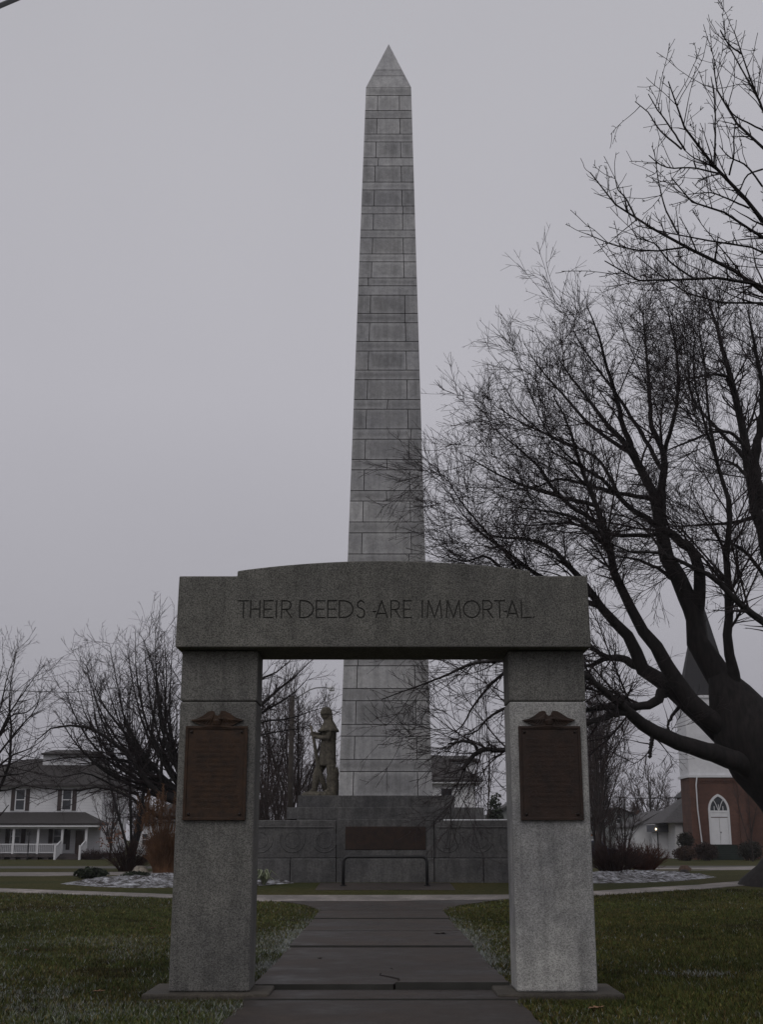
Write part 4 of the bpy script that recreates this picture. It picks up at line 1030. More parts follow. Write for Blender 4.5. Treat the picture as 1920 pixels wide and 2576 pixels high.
# small oak keeping some dead leaves before the house
ok, gn = stems_tree('small_tree', 'small tree with brown dead leaves clinging low, in front of the house', at(277, 96), 5.6, .1, .09, 50, spec(.55, .011, .07, 1.2), M['bark_far'], M['twig_red'], n0=5, spread=.26, fork=.3)
def leaves(parent, centres, n, size, rad, m, seed, name='dead_leaves'):
    r = np.random.default_rng(seed); c = np.asarray(centres)[r.integers(0, len(centres), n)] + r.normal(0, 1, (n, 3))*rad
    a = r.normal(size=(n, 3)); a /= np.linalg.norm(a, axis=1, keepdims=True); b = np.cross(a, r.normal(size=(n, 3))); b /= np.linalg.norm(b, axis=1, keepdims=True)
    s = size*r.uniform(.6, 1.3, (n, 1))
    V = np.stack([c-a*s, c+b*s*.6, c+a*s, c-b*s*.6], 1).reshape(-1, 3)
    return link(name, mesh_np(name, V, [np.arange(4*n).reshape(-1, 4)]), m, parent)
leaves(ok, [W(290, 2108, 96), W(282, 2112, 96), W(298, 2100, 96), W(265, 2118, 96), W(278, 2080, 96), W(302, 2092, 96)], 240, .09, (.35, .3, .22), M['leaf_brown'], 3)

# ------------------------------------------------------------------ shrubs and bed plants
def shrub(name, label, base, rx, ry, h, m, n, seed, group=None, th=.008, arch_=.5, cat='shrub', lean=0):
    rg = np.random.default_rng(seed); b = Vector(base); root = thing(name, label, cat, b, group)
    k = n; a = rg.uniform(0, 2*np.pi, k); rr = np.sqrt(rg.random(k)); ht = h*rg.uniform(.55, 1.05, k)*(1-.35*rr**2)
    P = np.zeros((k, 6, 3)); bx = np.cos(a)*rr*rx*.35; by = np.sin(a)*rr*ry*.35
    for s in range(6):
        t = s/5; P[:, s, 0] = b.x+bx+np.cos(a)*rr*rx*.65*t**(1+arch_)+rg.normal(0, .02*h, k)*t+lean*t; P[:, s, 1] = b.y+by+np.sin(a)*rr*ry*.65*t**(1+arch_)+rg.normal(0, .02*h, k)*t
        P[:, s, 2] = b.z-.05+ht*t
    R = np.repeat(np.linspace(th*1.4, th*.7, 6)[None], k, 0)
    v, q = tubes(P, R, 3); VV, QQ, off = [v], [q], len(v)
    cur = (P, R)
    for per, ln in ((3.2/h, h*.42), (6/h, h*.2)):
        q2, r2 = sprout(cur[0], cur[1], rg, per_m=per, length=ln, ang=36, n=4, wander=.14, up=.05, radf=.8, rmin=th*.6, tmin=.2)
        v, q = tubes(q2, r2, 3); VV.append(v); QQ.append(q+off); off += len(v); cur = (q2, r2)
    link('twigs', mesh_np('twigs', np.concatenate(VV), [np.concatenate(QQ)]), m, root)
    return root
M['red_shrub'] = flat('red_twigs', (.075, .027, .016), .9, .5, 3)
M['dark_shrub'] = flat('dark_twigs', (.034, .014, .011), .9, .5, 3)
M['tan'] = flat('dry_grass', (.125, .062, .03), .9, .45, 2)
M['evergreen'] = flat('evergreen', (.02, .028, .014), .9, .4, 5)
M['hosta'] = flat('pale_leaf', (.16, .18, .11), .7, .4, 6)
M['boxbush'] = flat('boxwood', (.022, .02, .014), .95, .4, 4)
p = G(322, 2192)
shrub('bare_bush', 'dark red bare bush in the snowy bed before the slim trunks', p, 1.1, .8, 1.25, M['dark_shrub'], 170, 61, th=.010)
p = G(1545, 2196); shrub('bare_bush', 'large dark red bare bush in the right hand snowy bed', p, 1.35, 1.0, 1.25, M['dark_shrub'], 260, 62, th=.010)
p = G(1622, 2192); shrub('bare_bush', 'rusty red bush, brighter and rounder, toward the church in the snowy bed', p, 1.05, .9, 1.15, M['red_shrub'], 240, 63, th=.010)
# ornamental grass clump
def grassclump():
    p = G(412, 2196); rg = np.random.default_rng(8); k = 2600
    root = thing('ornamental_grass', 'tall tawny ornamental grass clump next to the left pillar', 'ornamental grass', p)
    a = rg.uniform(0, 2*np.pi, k); r = np.sqrt(rg.random(k)); h = rg.uniform(.7, 2.3, k)*(1-.3*r); tall = rg.random(k) < .03; h[tall] = rg.uniform(2.3, 3.5, tall.sum())
    P = np.zeros((k, 6, 3)); wv = rg.normal(0, .12, (k, 1))
    for s in range(6):
        t = s/5; sp2 = .42*r+.50*r*t**1.6*np.minimum(h/1.6, 1.1)
        P[:, s, 0] = p.x+np.cos(a)*sp2+wv[:, 0]*t*t; P[:, s, 1] = p.y+np.sin(a)*sp2*.8; P[:, s, 2] = p.z-.03+h*(t-.18*r*t**3)
    R = np.repeat(np.linspace(.012, .005, 6)[None], k, 0)
    v, q = tubes(P, R, 3); link('blades', mesh_np('blades', v, [q]), M['tan'], root)
    tips = P[tall][:, 5]; K = len(tips); n = 40
    c = np.repeat(tips, n, 0)-np.array([0, 0, 1])*rg.uniform(0, .5, (K*n, 1)); d = rg.normal(0, .05, (K*n, 3)); d[:, 2] = rg.uniform(.02, .12, K*n)
    pp = np.stack([c, c+d*.6, c+d], 1); rr = np.full((K*n, 3), .006); v, q = tubes(pp, rr, 3)
    link('plumes', mesh_np('plumes', v, [q]), M['tan'], root)
grassclump()
def leafy(name, label, base, rx, ry, h, n, size, m, seed, cat='shrub', group=None, fill=None):
    rg = np.random.default_rng(seed); b = Vector(base); root = thing(name, label, cat, b, group)
    u = rg.normal(size=(n, 3)); u /= np.linalg.norm(u, axis=1, keepdims=True); u *= (rg.random((n, 1))**.45)*(1+.22*np.sin(u[:, :1]*5+seed)*np.cos(u[:, 1:2]*6))
    c = np.array(b)+u*np.array([rx, ry, h*.5])+np.array([0, 0, h*.5]); c[:, 2] = np.maximum(c[:, 2], b.z)
    a = rg.normal(size=(n, 3)); a /= np.linalg.norm(a, axis=1, keepdims=True); bb = np.cross(a, rg.normal(size=(n, 3))); bb /= np.linalg.norm(bb, axis=1, keepdims=True)
    s = size*rg.uniform(.6, 1.4, (n, 1)); V = np.stack([c-a*s, c+bb*s*.5, c+a*s, c-bb*s*.5], 1).reshape(-1, 3)
    link('foliage', mesh_np('foliage', V, [np.arange(4*n).reshape(-1, 4)]), m, root)
    st = MB()
    for k in range(5): st.tube([(b.x, b.y, b.z-.05), (b.x+rg.normal(0, rx*.3), b.y+rg.normal(0, ry*.3), b.z+h*.6)], [.03, .01], 5)
    st.build('stem', M['bark_far'], root); return root
leafy('evergreen_shrub', 'low spreading evergreen at the tip of the left snowy bed', G(228, 2211), .52, .4, .34, 1100, .06, M['evergreen'], 71)
leafy('evergreen_shrub', 'small dark evergreen cushion in the left snowy bed near the pale rock', G(340, 2214), .45, .35, .26, 900, .05, M['evergreen'], 72)
def hosta(base, label, k, seed, sc=1):
    rg = np.random.default_rng(seed); root = thing('striped_plant', label, 'plant', base); mb = MB()
    for i in range(k):
        a = rg.uniform(0, 2*math.pi); r = rg.uniform(.25, .55)*sc; h = rg.uniform(.25, .5)*sc; w_ = .03*sc
        d = Vector((math.cos(a), math.sin(a), 0)); q = Vector((-d.y, d.x, 0))
        P = [Vector(base)+d*.02, Vector(base)+d*r*.45+Vector((0,0,h)), Vector(base)+d*r+Vector((0,0,h*.5))]
        mb.add([P[0]-q*w_*.4, P[0]+q*w_*.4, P[1]+q*w_, P[2], P[1]-q*w_], [(0,1,2,4), (4,2,3)])
    mb.build('leaf_tuft', M['hosta'], root)
hosta(G(664, 2227), 'pale strap-leaved tuft at the foot of the stone wall beside the left pillar', 46, 5, .9)
# pale rock in the bed, stones at the right bed
def rock(label, base, r, m, seed):
    rg = np.random.default_rng(seed); b = Vector(base); root = thing('rock', label, 'rock', b); mb = MB()
    mb.loft([(b.x+rg.normal(0, r*.05), b.y, b.z-.05+r*q, r*(1.2-.5*q*q)*rg.uniform(.9, 1.1), r*.8*(1.15-.5*q*q)) for q in (0, .25, .55, .85, 1.1)])
    o = mb.build('stone', m, root, True); return o
M['rock'] = granite('field_rock', (.3, .27, .23), 12, .3, .4)
rock('pale brown boulder between red bush and tawny grass', G(352, 2196), .28, M['rock'], 1)
rock('brown stone on the snow at the right bed edge', G(1724, 2190), .24, flat('brown_rock', (.09, .055, .04), .9, .4, 8), 2)
rock('dark stone lying in the snow in front of the brown one', G(1724, 2200), .20, flat('dark_rock', (.035, .03, .028), .9, .4, 8), 3)

# fallen leaves on the lawn and path
def leaf(label, px, py, m, s=.07, rz=0):
    p = G(px, py); root = thing('fallen_leaf', label, 'leaf', (p.x, p.y, p.z+.03)); mb = MB()
    pts = [(-1, 0, 0), (-.45, .38, .1), (-.2, .3, .02), (.1, .55, .14), (.4, .25, .05), (1, 0, .12), (.4, -.25, .05), (.1, -.5, .16), (-.2, -.28, .02), (-.45, -.36, .1)]
    c, s_ = math.cos(rz), math.sin(rz)
    vs = [(p.x+s*(x*c-y*s_), p.y+s*(x*s_+y*c), p.z+.035+s*z) for x, y, z in pts] + [(p.x, p.y, p.z+.028)]
    mb.add(vs, [(i, (i+1) % 10, 10) for i in range(10)]); mb.build('leaf_blade', m, root)
M['leaf_tan'] = flat('leaf_tan', (.24, .13, .07), .8, .3, 9); M['leaf_red'] = flat('leaf_red', (.13, .03, .02), .8, .3, 9); M['leaf_dark'] = flat('leaf_dark', (.03, .02, .015), .8, .3, 9)
leaf('orange brown fallen leaf on the grass left of the left pillar footing', 248, 2502, M['leaf_tan'], .075, .3)
leaf('red fallen leaf on the grass beside the left pillar', 383, 2340, M['leaf_red'], .085, 1)
leaf('dull red fallen leaf lying far out on the left lawn', 66, 2396, M['leaf_red'], .07, 2)
leaf('long tan fallen leaf in the grass right of the path foot', 1502, 2545, M['leaf_tan'], .10, .5)
leaf('dark wet leaf on the path, nearer of the two by the right edge', 1071, 2374, M['leaf_dark'], .07, .2)
leaf('brown curled leaf on the path beside the right grass edge', 1112, 2354, M['leaf_dark'], .15, .1)
leaf('small dark leaf lying alone on the left half of the path', 806, 2417, M['leaf_dark'], .05, .6)

# ------------------------------------------------------------------ houses
def window(par, x0, x1, z0, z1, Y, fr=.09, bars=True, shutter=0, side=None):
    """a window on a wall facing the viewer at Y"""
    f = MB()
    for a, b, c, d in ((x0-fr, x1+fr, z1, z1+fr), (x0-fr, x1+fr, z0-fr, z0), (x0-fr, x0, z0, z1), (x1, x1+fr, z0, z1)): f.box(a, b, Y-.06, Y+.02, c, d)
    if bars: f.box(x0, x1, Y-.045, Y+.02, (z0+z1)/2-.035, (z0+z1)/2+.035)
    o = f.build('window', M['trim'], par)
    MB().box(x0+.002, x1-.002, Y-.02, Y+.015, z0+.002, z1-.002).build('pane', M['glass'], o)
    if shutter:
        for a, b in ((x0-fr-shutter-.02, x0-fr-.02), (x1+fr+.02, x1+fr+shutter+.02)):
            MB().box(a, b, Y-.05, Y-.003, z0-fr, z1+fr).build('shutter', M['shutter'], par)
def hip(mb, x0, x1, y0, y1, z0, z1, rx0, rx1, ry, ov=.0, th=.18, mi=0):
    b = [(x0,y0,z0),(x1,y0,z0),(x1,y1,z0),(x0,y1,z0)]; e = [(x,y,z-th) for x,y,z in b]; r = [(rx0,ry,z1),(rx1,ry,z1)]
    mb.add(b+e+r, [(0,1,9,8),(1,2,9),(2,3,8,9),(3,0,8),(0,4,5,1),(1,5,6,2),(2,6,7,3),(3,7,4,0),(4,7,6,5)], mi)

YH = 107.0
def hx(cx, Y=YH): return W(.2785*cx, 2100, Y).x
def hz(cy, Y=YH): return W(960, 1800+.2785*cy, Y).z
house = thing('porch_house', 'white two storey house with dark shutters and railed front porch', 'house', (hx(200), YH+5, 0))
xL, xR = hx(-700), hx(905); zE = hz(648); YBk = YH+10.5
MB().box(xL, xR, YH, YBk, -.1, zE).build('wall', M['siding'], house)
MB().box(xL-.02, xR+.02, YH-.04, YBk+.02, -.1, .45).build('foundation', M['foundation'], house)
mb = MB(); hip(mb, xL-.6, xR+.6, YH-.6, YBk+.6, zE+.2, W(960, 1908.6, YH+4).z, hx(180, YH+4), hx(880, YH+4), YH+4.5)
rf = mb.build('roof', M['roof'], house)
MB().box(xL-.5, xR+.5, YH-.5, YBk+.5, zE, zE+.05).build('eave', M['trim'], house)
zr = W(960, 1908.6, YH+4).z
mn = MB().box(hx(360, YH+4), hx(800, YH+4), YH+3.2, YH+6, zr-.6, W(960, 1800+.2785*358, YH+3.2).z).build('monitor', M['siding'], rf)
mb = MB(); hip(mb, hx(325, YH+3), hx(840, YH+3), YH+2.7, YH+6.5, W(960, 1800+.2785*358, YH+3).z+.15, W(960, 1800+.2785*310, YH+4.5).z, hx(430, YH+4), hx(730, YH+4), YH+4.6, th=.12); mb.build('monitor_roof', M['roof'], rf)
for a, b, sh in ((110, 205, .34), (535, 630, .36)):
    window(house, hx(a+10), hx(b-10), hz(850), hz(672), YH, shutter=.9*sh+.02)
window(house, hx(-320), hx(-230), hz(850), hz(672), YH, shutter=.33)
# side wall windows
for yy, za, zb in ((YH+3.2, hz(1115), hz(1015)), (YH+6.4, hz(1115), hz(1015)), (YH+5.0, hz(860), hz(690))):
    f = MB().box(xR-.02, xR+.05, yy-.5, yy+.5, za-.08, zb+.08).build('window', M['trim'], house); MB().box(xR, xR+.055, yy-.4, yy+.4, za, zb).build('pane', M['glass'], f)
    for d in (-.75, .75): MB().box(xR, xR+.05, yy+d-.2, yy+d+.2, za-.08, zb+.08).build('shutter', M['shutter'], house)
# porch
YP = YH-2.9; hp = lambda cx: W(.2785*cx, 2100, YP).x; hq = lambda cy: W(960, 1800+.2785*cy, YP).z
pf = hq(1250); pxL, pxR = hp(-720), hp(850)
MB().box(pxL, hp(800), YP, YH-.003, pf-.25, pf).build('porch_floor', M['foundation'], house)
for cx in range(-700, 540, 100): MB().box(hp(cx), hp(cx)+.45, YP+.05, YP+.5, -.1, pf-.253).build('porch_pier', M['foundation'], house)
MB().box(pxL, hp(790), YP, YP+.25, hq(1022), hq(985)).build('porch_beam', M['trim'], house)
mb = MB(); zr0, zr1 = hq(972), W(960, 1800+.2785*872, YH).z
mb.add([(pxL, YP-.4, zr0), (hp(905), YP-.4, zr0), (hx(755), YH-.01, zr1), (pxL, YH-.01, zr1), (pxL, YP-.4, zr0-.16), (hp(905), YP-.4, zr0-.16), (hp(905), YH-.01, zr0-.16), (pxL, YH-.01, zr0-.16), (hp(905), YH-.01, zr0)],
       [(0,1,2,3), (1,8,2), (0,4,5,1), (1,5,6,8), (4,7,6,5), (0,3,7,4), (2,8,6,7,3)])
mb.build('porch_roof', M['roof'], house)
MB().box(pxL, hp(900), YP-.37, YP-.02, zr0-.30, zr0-.163).build('porch_fascia', M['trim'], house)
for cx in (-330, -100, 118, 340, 558, 775): MB().box(hp(cx)-.09, hp(cx)+.09, YP+.03, YP+.21, pf+.002, hq(1024)).build('porch_post', M['trim'], house)
for a, b in ((-320, -110), (-90, 108), (128, 330), (350, 548)):
    rl = MB().box(hp(a), hp(b), YP+.08, YP+.16, hq(1168), hq(1158)).box(hp(a), hp(b), YP+.09, YP+.15, pf+.08, pf+.14)
    x = hp(a)+.07
    while x < hp(b): rl.box(x, x+.04, YP+.10, YP+.14, pf+.13, hq(1167)); x += .15
    rl.build('porch_rail', M['trim'], house)
for i in range(4): MB().box(hp(560), hp(760), YP-.3*(i+1), YP-.3*i-.003, -.1, pf-.18*(i+1)).build('porch_step', M['foundation'], house)
for a in (548, 768):
    st = MB(); x = hp(a); xe = x-.1
    st.hull8([(x-.05, YP-1.5, .95), (x+.05, YP-1.5, .95), (x+.05, YP, pf+.95), (x-.05, YP, pf+.95), (x-.05, YP-1.5, 1.05), (x+.05, YP-1.5, 1.05), (x+.05, YP, pf+1.05), (x-.05, YP, pf+1.05)])
    for j in range(10):
        yy = YP-1.5+.15*j; zz = (pf)*j/10; st.box(x-.03, x+.03, yy, yy+.06, zz*.9, zz+.98)
    st.box(x-.08, x+.08, YP-1.65, YP-1.5, -.1, 1.15)
    st.build('stair_rail', M['trim'], house)
MB().box(hx(682), hx(755), YH-.05, YH-.003, pf, hq(1035)).build('door', M['door'], house)
for a, b in ((85, 185), (475, 560)): window(house, hx(a+12), hx(b-8), hz(1150), hz(1030), YH, shutter=.36)
MB().box(hx(598), hx(632), YH-.05, YH-.003, pf+.3, hz(1035)).build('shutter', M['shutter'], house)
lp = thing('lamp_post', 'thin black yard lamp post before the porch railing', 'lamp post', (hp(352), YP-3, 0))
q = MB(); q.tube([(hp(352), YP-3, -.1), (hp(352), YP-3, 1.9)], .045, 8).box(hp(352)-.12, hp(352)+.12, YP-3.12, YP-2.88, 1.9, 2.25); q.build('post', M['black'], lp)
shrub('foundation_shrub', 'bare brown shrub row at the house corner beside the stairs', at(232, 103), 1.6, .5, .9, M['dark_shrub'], 160, 66, th=.014)

# neighbouring house glimpsed behind the tawny grass
h2 = thing('neighbour_house', 'white house glimpsed behind the tawny ornamental grass', 'house', (W(400, 2100, 128).x, 130, 0))
a, b = W(345, 2100, 126).x, W(520, 2100, 126).x; z_ = W(960, 2070, 126).z
MB().box(a, b, 126, 134, -.1, z_).build('wall', M['siding'], h2)
mb = MB(); hip(mb, a-.5, b+.5, 125.5, 134.5, z_+.15, z_+2.2, a+3, b-3, 130); mb.build('roof', M['roof'], h2)
window(h2, W(358, 2100, 126).x, W(371, 2100, 126).x, W(960, 2125, 126).z, W(960, 2098, 126).z, 126)

# white house behind the obelisk, right side
Yw = 98.0
ch_ = lambda cx, cy, Y=Yw: W(1080+.2029*cx, 1640+.2029*cy, Y)
wh = thing('white_house', 'white house with hipped dark roof right behind the obelisk', 'house', (ch_(200, 0).x, Yw+5, 0))
xa, xb = ch_(-900, 1700).x, ch_(570, 1700).x; ze = ch_(0, 1632).z
MB().box(xa, xb, Yw, Yw+9, -.1, ze).build('wall', M['siding'], wh)
MB().box(xa-.5, xb+.5, Yw-.5, Yw+9.5, ze, ze+.12).build('eave', M['trim'], wh)
mb = MB(); zr = ch_(0, 1275, Yw+4).z; hip(mb, xa-.55, xb+.6, Yw-.55, Yw+9.55, ze+.28, zr, ch_(-700, 0, Yw+4).x, ch_(120, 0, Yw+4).x, Yw+4.5, th=.155); mb.build('roof', M['roof'], wh)
window(wh, ch_(130, 0).x, ch_(258, 0).x, ch_(0, 1780).z, ch_(0, 1695).z, Yw, bars=False)
rw = MB(); xa2, xb2 = ch_(150, 0, Yw+8).x, ch_(540, 0, Yw+8).x
rw.box(xa2, xb2, Yw+7.6, Yw+14, ze-1, ch_(0, 1340, Yw+8).z); rw.build('rear_wing', M['siding'], wh)
mb = MB(); hip(mb, xa2-1.5, xb2+.35, Yw+7.2, Yw+14.4, ch_(0, 1365, Yw+8).z+.2, ch_(0, 1278, Yw+8).z+.1, xa2-1, xb2-.6, Yw+10.5); mb.build('rear_roof', M['roof'], wh)
# lattice mast
mast = thing('lattice_mast', 'thin lattice antenna mast beside the white house wall', 'antenna mast', (ch_(635, 1900).x, Yw-1, 0))
q = MB(); xm = ch_(612, 1400, Yw-1).x; zt_ = ch_(0, 100, Yw-1).z
for dx, dy in ((0, 0), (.42, 0), (.21, .36)): q.tube([(xm+dx, Yw-1+dy, 0), (xm+dx-.12, Yw-1+dy, zt_)], .028, 5)
z_ = .3
while z_ < zt_:
    o_ = -.12*z_/zt_
    q.tube([(xm+o_, Yw-1, z_), (xm+.42+o_, Yw-1, z_)], .018, 4); q.tube([(xm+.42+o_, Yw-1, z_), (xm+.21+o_, Yw-.64, z_)], .014, 4); q.tube([(xm+o_, Yw-1, z_), (xm+.21+o_, Yw-.64, z_)], .014, 4); z_ += .42
q.build('lattice', M['metal'], mast)
# far gable roof at the opening's right edge with evergreen
gb = thing('gabled_garage', 'pale low gabled garage at the opening edge beside the right pillar', 'garage', (W(1300, 2100, 120).x, 123, 0))
x0, x1 = W(1228, 2050, 120).x, W(1375, 2050, 120).x; zz0 = W(960, 2058, 120).z; zz1 = W(960, 2016, 120).z
MB().prism([(x0, -.1), (x1, -.1), (x1, zz0), ((x0+x1)/2, zz1), (x0, zz0)], 120, 128).build('wall', M['grey_siding'], gb)
xm_ = (x0+x1)/2
MB().prism([(x0-.5, zz0-.25), (x0-.5, zz0-.06), (xm_, zz1+.18), (x1+.5, zz0-.06), (x1+.5, zz0-.25), (xm_, zz1+.01)][::-1], 119.6, 128.4).build('roof', M['roof_gray'], gb)
leafy('evergreen_tree', 'small dark conical evergreen peeping over the stone wall by the garage', Vector((W(1247, 2100, 116).x, 116, 0)), .8, .8, 5.6, 1400, .2, M['evergreen'], 75, 'tree')

# ------------------------------------------------------------------ church
YC = 104.0
c8 = lambda cx, cy, Y=YC: W(1480+.2663*cx, 1850+.2663*cy, Y)
chu = thing('brick_church', 'red brick church with white pointed-arch door and slate spire', 'church', (c8(1235, 0).x, YC+4, 0))
xc = c8(1235, 700).x; hw_ = 2.22; zb_ = c8(0, 398).z
def gothic(cx, hw, zbot, zspr, zap, n=10):           # outline of a pointed-arch opening, left foot up and over
    R = ((zap-zspr)**2+hw**2)/(2*hw); pts = [(cx-hw, zbot), (cx-hw, zspr)]
    amax = math.acos(max(-1, 1-hw/R))
    pts += [(cx-hw+R-R*math.cos(amax*i/n), zspr+R*math.sin(amax*i/n)) for i in range(1, n+1)]
    r = [(2*cx-x, z) for x, z in pts[:-1]][::-1]; return pts+r
tw = MB().box(xc-hw_, xc+hw_, YC, YC+3.2, -.1, zb_).build('brick_tower', M['brick'], chu)
for s in (-1, 1): MB().box(xc+s*(hw_-.25)-.3, xc+s*(hw_-.25)+.3, YC-.16, YC+.5, -.1, zb_-.02).build('buttress', M['brick'], chu)
bt_ = MB()
for i in range(16): bt_.box(xc-1.5+.19*i, xc-1.5+.19*i+.1, YC-.08, YC+.02, c8(0, 450).z, c8(0, 428).z)
bt_.box(xc-1.55, xc+1.55, YC-.09, YC+.02, c8(0, 428).z, c8(0, 415).z); bt_.build('corbel_table', M['brick'], tw)
MB().box(xc-hw_-.16, xc+hw_+.16, YC-.22, YC+3.4, zb_+.003, zb_+.2).build('cornice', M['trim'], chu)
MB().box(xc-hw_-.1, xc+hw_+.1, YC-.12, YC+.5, zb_-.25, zb_-.003).build('brick_cap', M['brick'], chu)
zbf = W(960, 1762, YC+2).z
MB().box(xc-hw_-.02, xc+hw_+.02, YC+.02, YC+3.2, zb_+.203, zbf).build('belfry', M['belfry'], chu)
MB().box(xc-hw_-.14, xc+hw_+.14, YC-.10, YC+3.35, zbf+.002, zbf+.22).build('belfry_cornice', M['trim'], chu)
za = W(960, 1485, YC+2).z; b_ = 2.3; zbf += .224
sp1 = MB(); n8 = 8
vs = [(xc+b_*1.05*math.cos(math.pi/8+k*math.pi/4), YC+1.7+b_*.80*math.sin(math.pi/8+k*math.pi/4), zbf) for k in range(8)] + [(xc, YC+1.7, za)]
sp1.add(vs, [(k, (k+1) % 8, 8) for k in range(8)]+[tuple(range(7, -1, -1))]); sp1.build('spire', M['slate'], chu)
# portal
zd0, zd1 = c8(0, 1030).z, c8(0, 712).z; zsp, zap = c8(0, 705).z, c8(0, 553).z; hwd = c8(1337, 800).x-c8(1237, 800).x
fr_o = gothic(xc, hwd, zd0, zsp, zap); fr_i = gothic(xc, hwd-.17, zd0, zsp, zap-.2)
fm = MB(); n = len(fr_o)
vs = [(x, YC-.10, z) for x, z in fr_o]+[(x, YC-.10, z) for x, z in fr_i]+[(x, YC+.05, z) for x, z in fr_o]+[(x, YC+.05, z) for x, z in fr_i]
fs = []
for i in range(n-1): fs += [(i, i+1, n+i+1, n+i), (i, 2*n+i, 2*n+i+1, i+1), (n+i, n+i+1, 3*n+i+1, 3*n+i)]
fm.add(vs, fs); por = fm.build('doorway', M['trim'], chu)
MB().prism(gothic(xc, hwd-.172, zd1+.02, zsp, zap-.2)[::-1], YC-.03, YC-.004).build('fanlight', M['glass'], por)
tr_ = MB(); hin = hwd-.2
for s in (-1, 1):
    tr_.box(xc+s*.36-.025, xc+s*.36+.025, YC-.07, YC-.032, zd1, zsp+.30)
    pts = [(xc+s*(.04+(hin*.62)*t), YC-.05, zd1+.05+(zap-zd1)*.62*math.sin(t*1.45)) for t in np.linspace(0, 1, 8)]
    tr_.tube(pts, .03, 5)
tr_.box(xc-.02, xc+.02, YC-.07, YC-.032, zd1, zd1+.5); tr_.build('tracery', M['trim'], por)
MB().box(xc-hwd+.17, xc+hwd-.17, YC-.08, YC-.004, zd1-.12, zd1+.02).box(xc-hwd+.17, xc+hwd-.17, YC-.05, YC-.004, c8(0, 770).z, zd1-.12).build('transom', M['white'], por)
for s in (-1, 1):
    d_ = MB(); a, b = sorted((xc+s*.012, xc+s*(hwd-.175))); zt_ = c8(0, 778).z
    d_.box(a, b, YC-.035, YC-.004, zd0, zt_)
    dd = d_.build('door_leaf', M['white'], por)
MB().ball((xc+.07, YC-.06, (zd0+c8(0, 778).z)/2-.1), .05).build('handle', M['black'], por)
for i in range(7): MB().box(xc-hwd-.35, xc+hwd+.35, YC-.36-.3*(i), YC-.06-.3*i-.003, -.1, zd0-.02-zd0*i/7.0).build('entry_step', M['step_green'], chu)
pipe = MB().tube([(c8(998, 0).x, YC-.25, zb_+.0), (c8(985, 0).x, YC-.3, c8(0, 470).z), (c8(985, 0).x, YC-.3, c8(0, 700).z), (c8(1005, 0).x, YC-.25, c8(0, 990).z), (c8(1005, 0).x, YC-.25, 0)], .055, 6); pipe.build('downpipe', M['trim'], chu)
# nave to the right and behind
MB().box(xc+hw_-.4, xc+hw_+11, YC+2.4, YC+22, -.1, 5.6).build('nave_wall', M['brick'], chu)
nv = MB(); xa, xb = xc+hw_-.8, xc+hw_+11.4; xm_ = (xa+xb)/2
nv.prism([(xa, 5.55), (xb, 5.55), (xm_, 10.5)], YC+2.2, YC+22.3); nv.build('nave_roof', M['slate'], chu)
# low wing at the left of the church
wg = MB(); Yg = YC+5; d8 = lambda cx, cy: c8(cx, cy, Yg)
zw0 = d8(0, 822).z
MB().box(d8(775, 0).x, d8(1000, 0).x, Yg, Yg+8, -.1, zw0).build('wing_wall', M['siding'], chu)
rr_ = MB(); rr_.add([(d8(655, 0).x, Yg-.4, zw0-.02), (d8(1010, 0).x, Yg-.4, zw0-.02), (d8(1010, 0).x, Yg+4, d8(0, 560).z), (d8(925, 0).x, Yg+4, d8(0, 590).z), (d8(655, 0).x, Yg+8.4, zw0-.02), (d8(1010, 0).x, Yg+8.4, zw0-.02)],
     [(0,1,2,3), (0,3,4), (3,2,5,4), (1,5,2), (0,4,5,1)]); rr_.build('wing_roof', M['roof_gray'], chu)
window(chu, d8(842, 0).x, d8(860, 0).x, d8(0, 915).z, d8(0, 850).z, Yg, fr=.08, bars=False)
# shed with gable, and small flat-roofed porch with lit lamp
shd = thing('white_shed', 'white gabled shed behind the red bush', 'shed', (c8(600, 0, 118).x, 122, 0))
e8 = lambda cx, cy: c8(cx, cy, 118)
MB().prism([(e8(395, 0).x, -.1), (e8(960, 0).x, -.1), (e8(960, 0).x, e8(0, 860).z), (e8(668, 0).x, e8(0, 722).z), (e8(395, 0).x, e8(0, 860).z)], 118, 128).build('wall', M['white'], shd)
MB().prism([(e8(370, 0).x, e8(0, 875).z), (e8(370, 0).x, e8(0, 858).z), (e8(668, 0).x, e8(0, 706).z), (e8(985, 0).x, e8(0, 858).z), (e8(985, 0).x, e8(0, 875).z), (e8(668, 0).x, e8(0, 722).z+.01)][::-1], 117.6, 128.4).build('roof', M['roof_gray'], shd)
MB().box(e8(640, 0).x, e8(700, 0).x, 117.96, 118.02, e8(0, 770).z, e8(0, 762).z).build('vent', M['shutter'], shd)
cn = thing('canopy_shelter', 'small white flat-topped shelter with dark fascia and lit lamp', 'shelter', (c8(690, 0, 112).x, 113, 0))
k8 = lambda cx, cy: c8(cx, cy, 112)
MB().box(k8(608, 0).x, k8(785, 0).x, 112.05, 114.5, -.1, k8(0, 912).z).build('wall', M['white'], cn)
MB().box(k8(568, 0).x, k8(772, 0).x, 111.6, 114.7, k8(0, 910).z, k8(0, 845).z).build('fascia', M['fascia'], cn)
MB().box(k8(596, 0).x, k8(606, 0).x, 111.7, 111.8, -.1, k8(0, 911).z).build('post', M['black'], cn)
MB().ball((k8(583, 0).x, 111.5, k8(0, 886).z), (.06, .06, .10)).build('lamp', M['lamp'], cn)
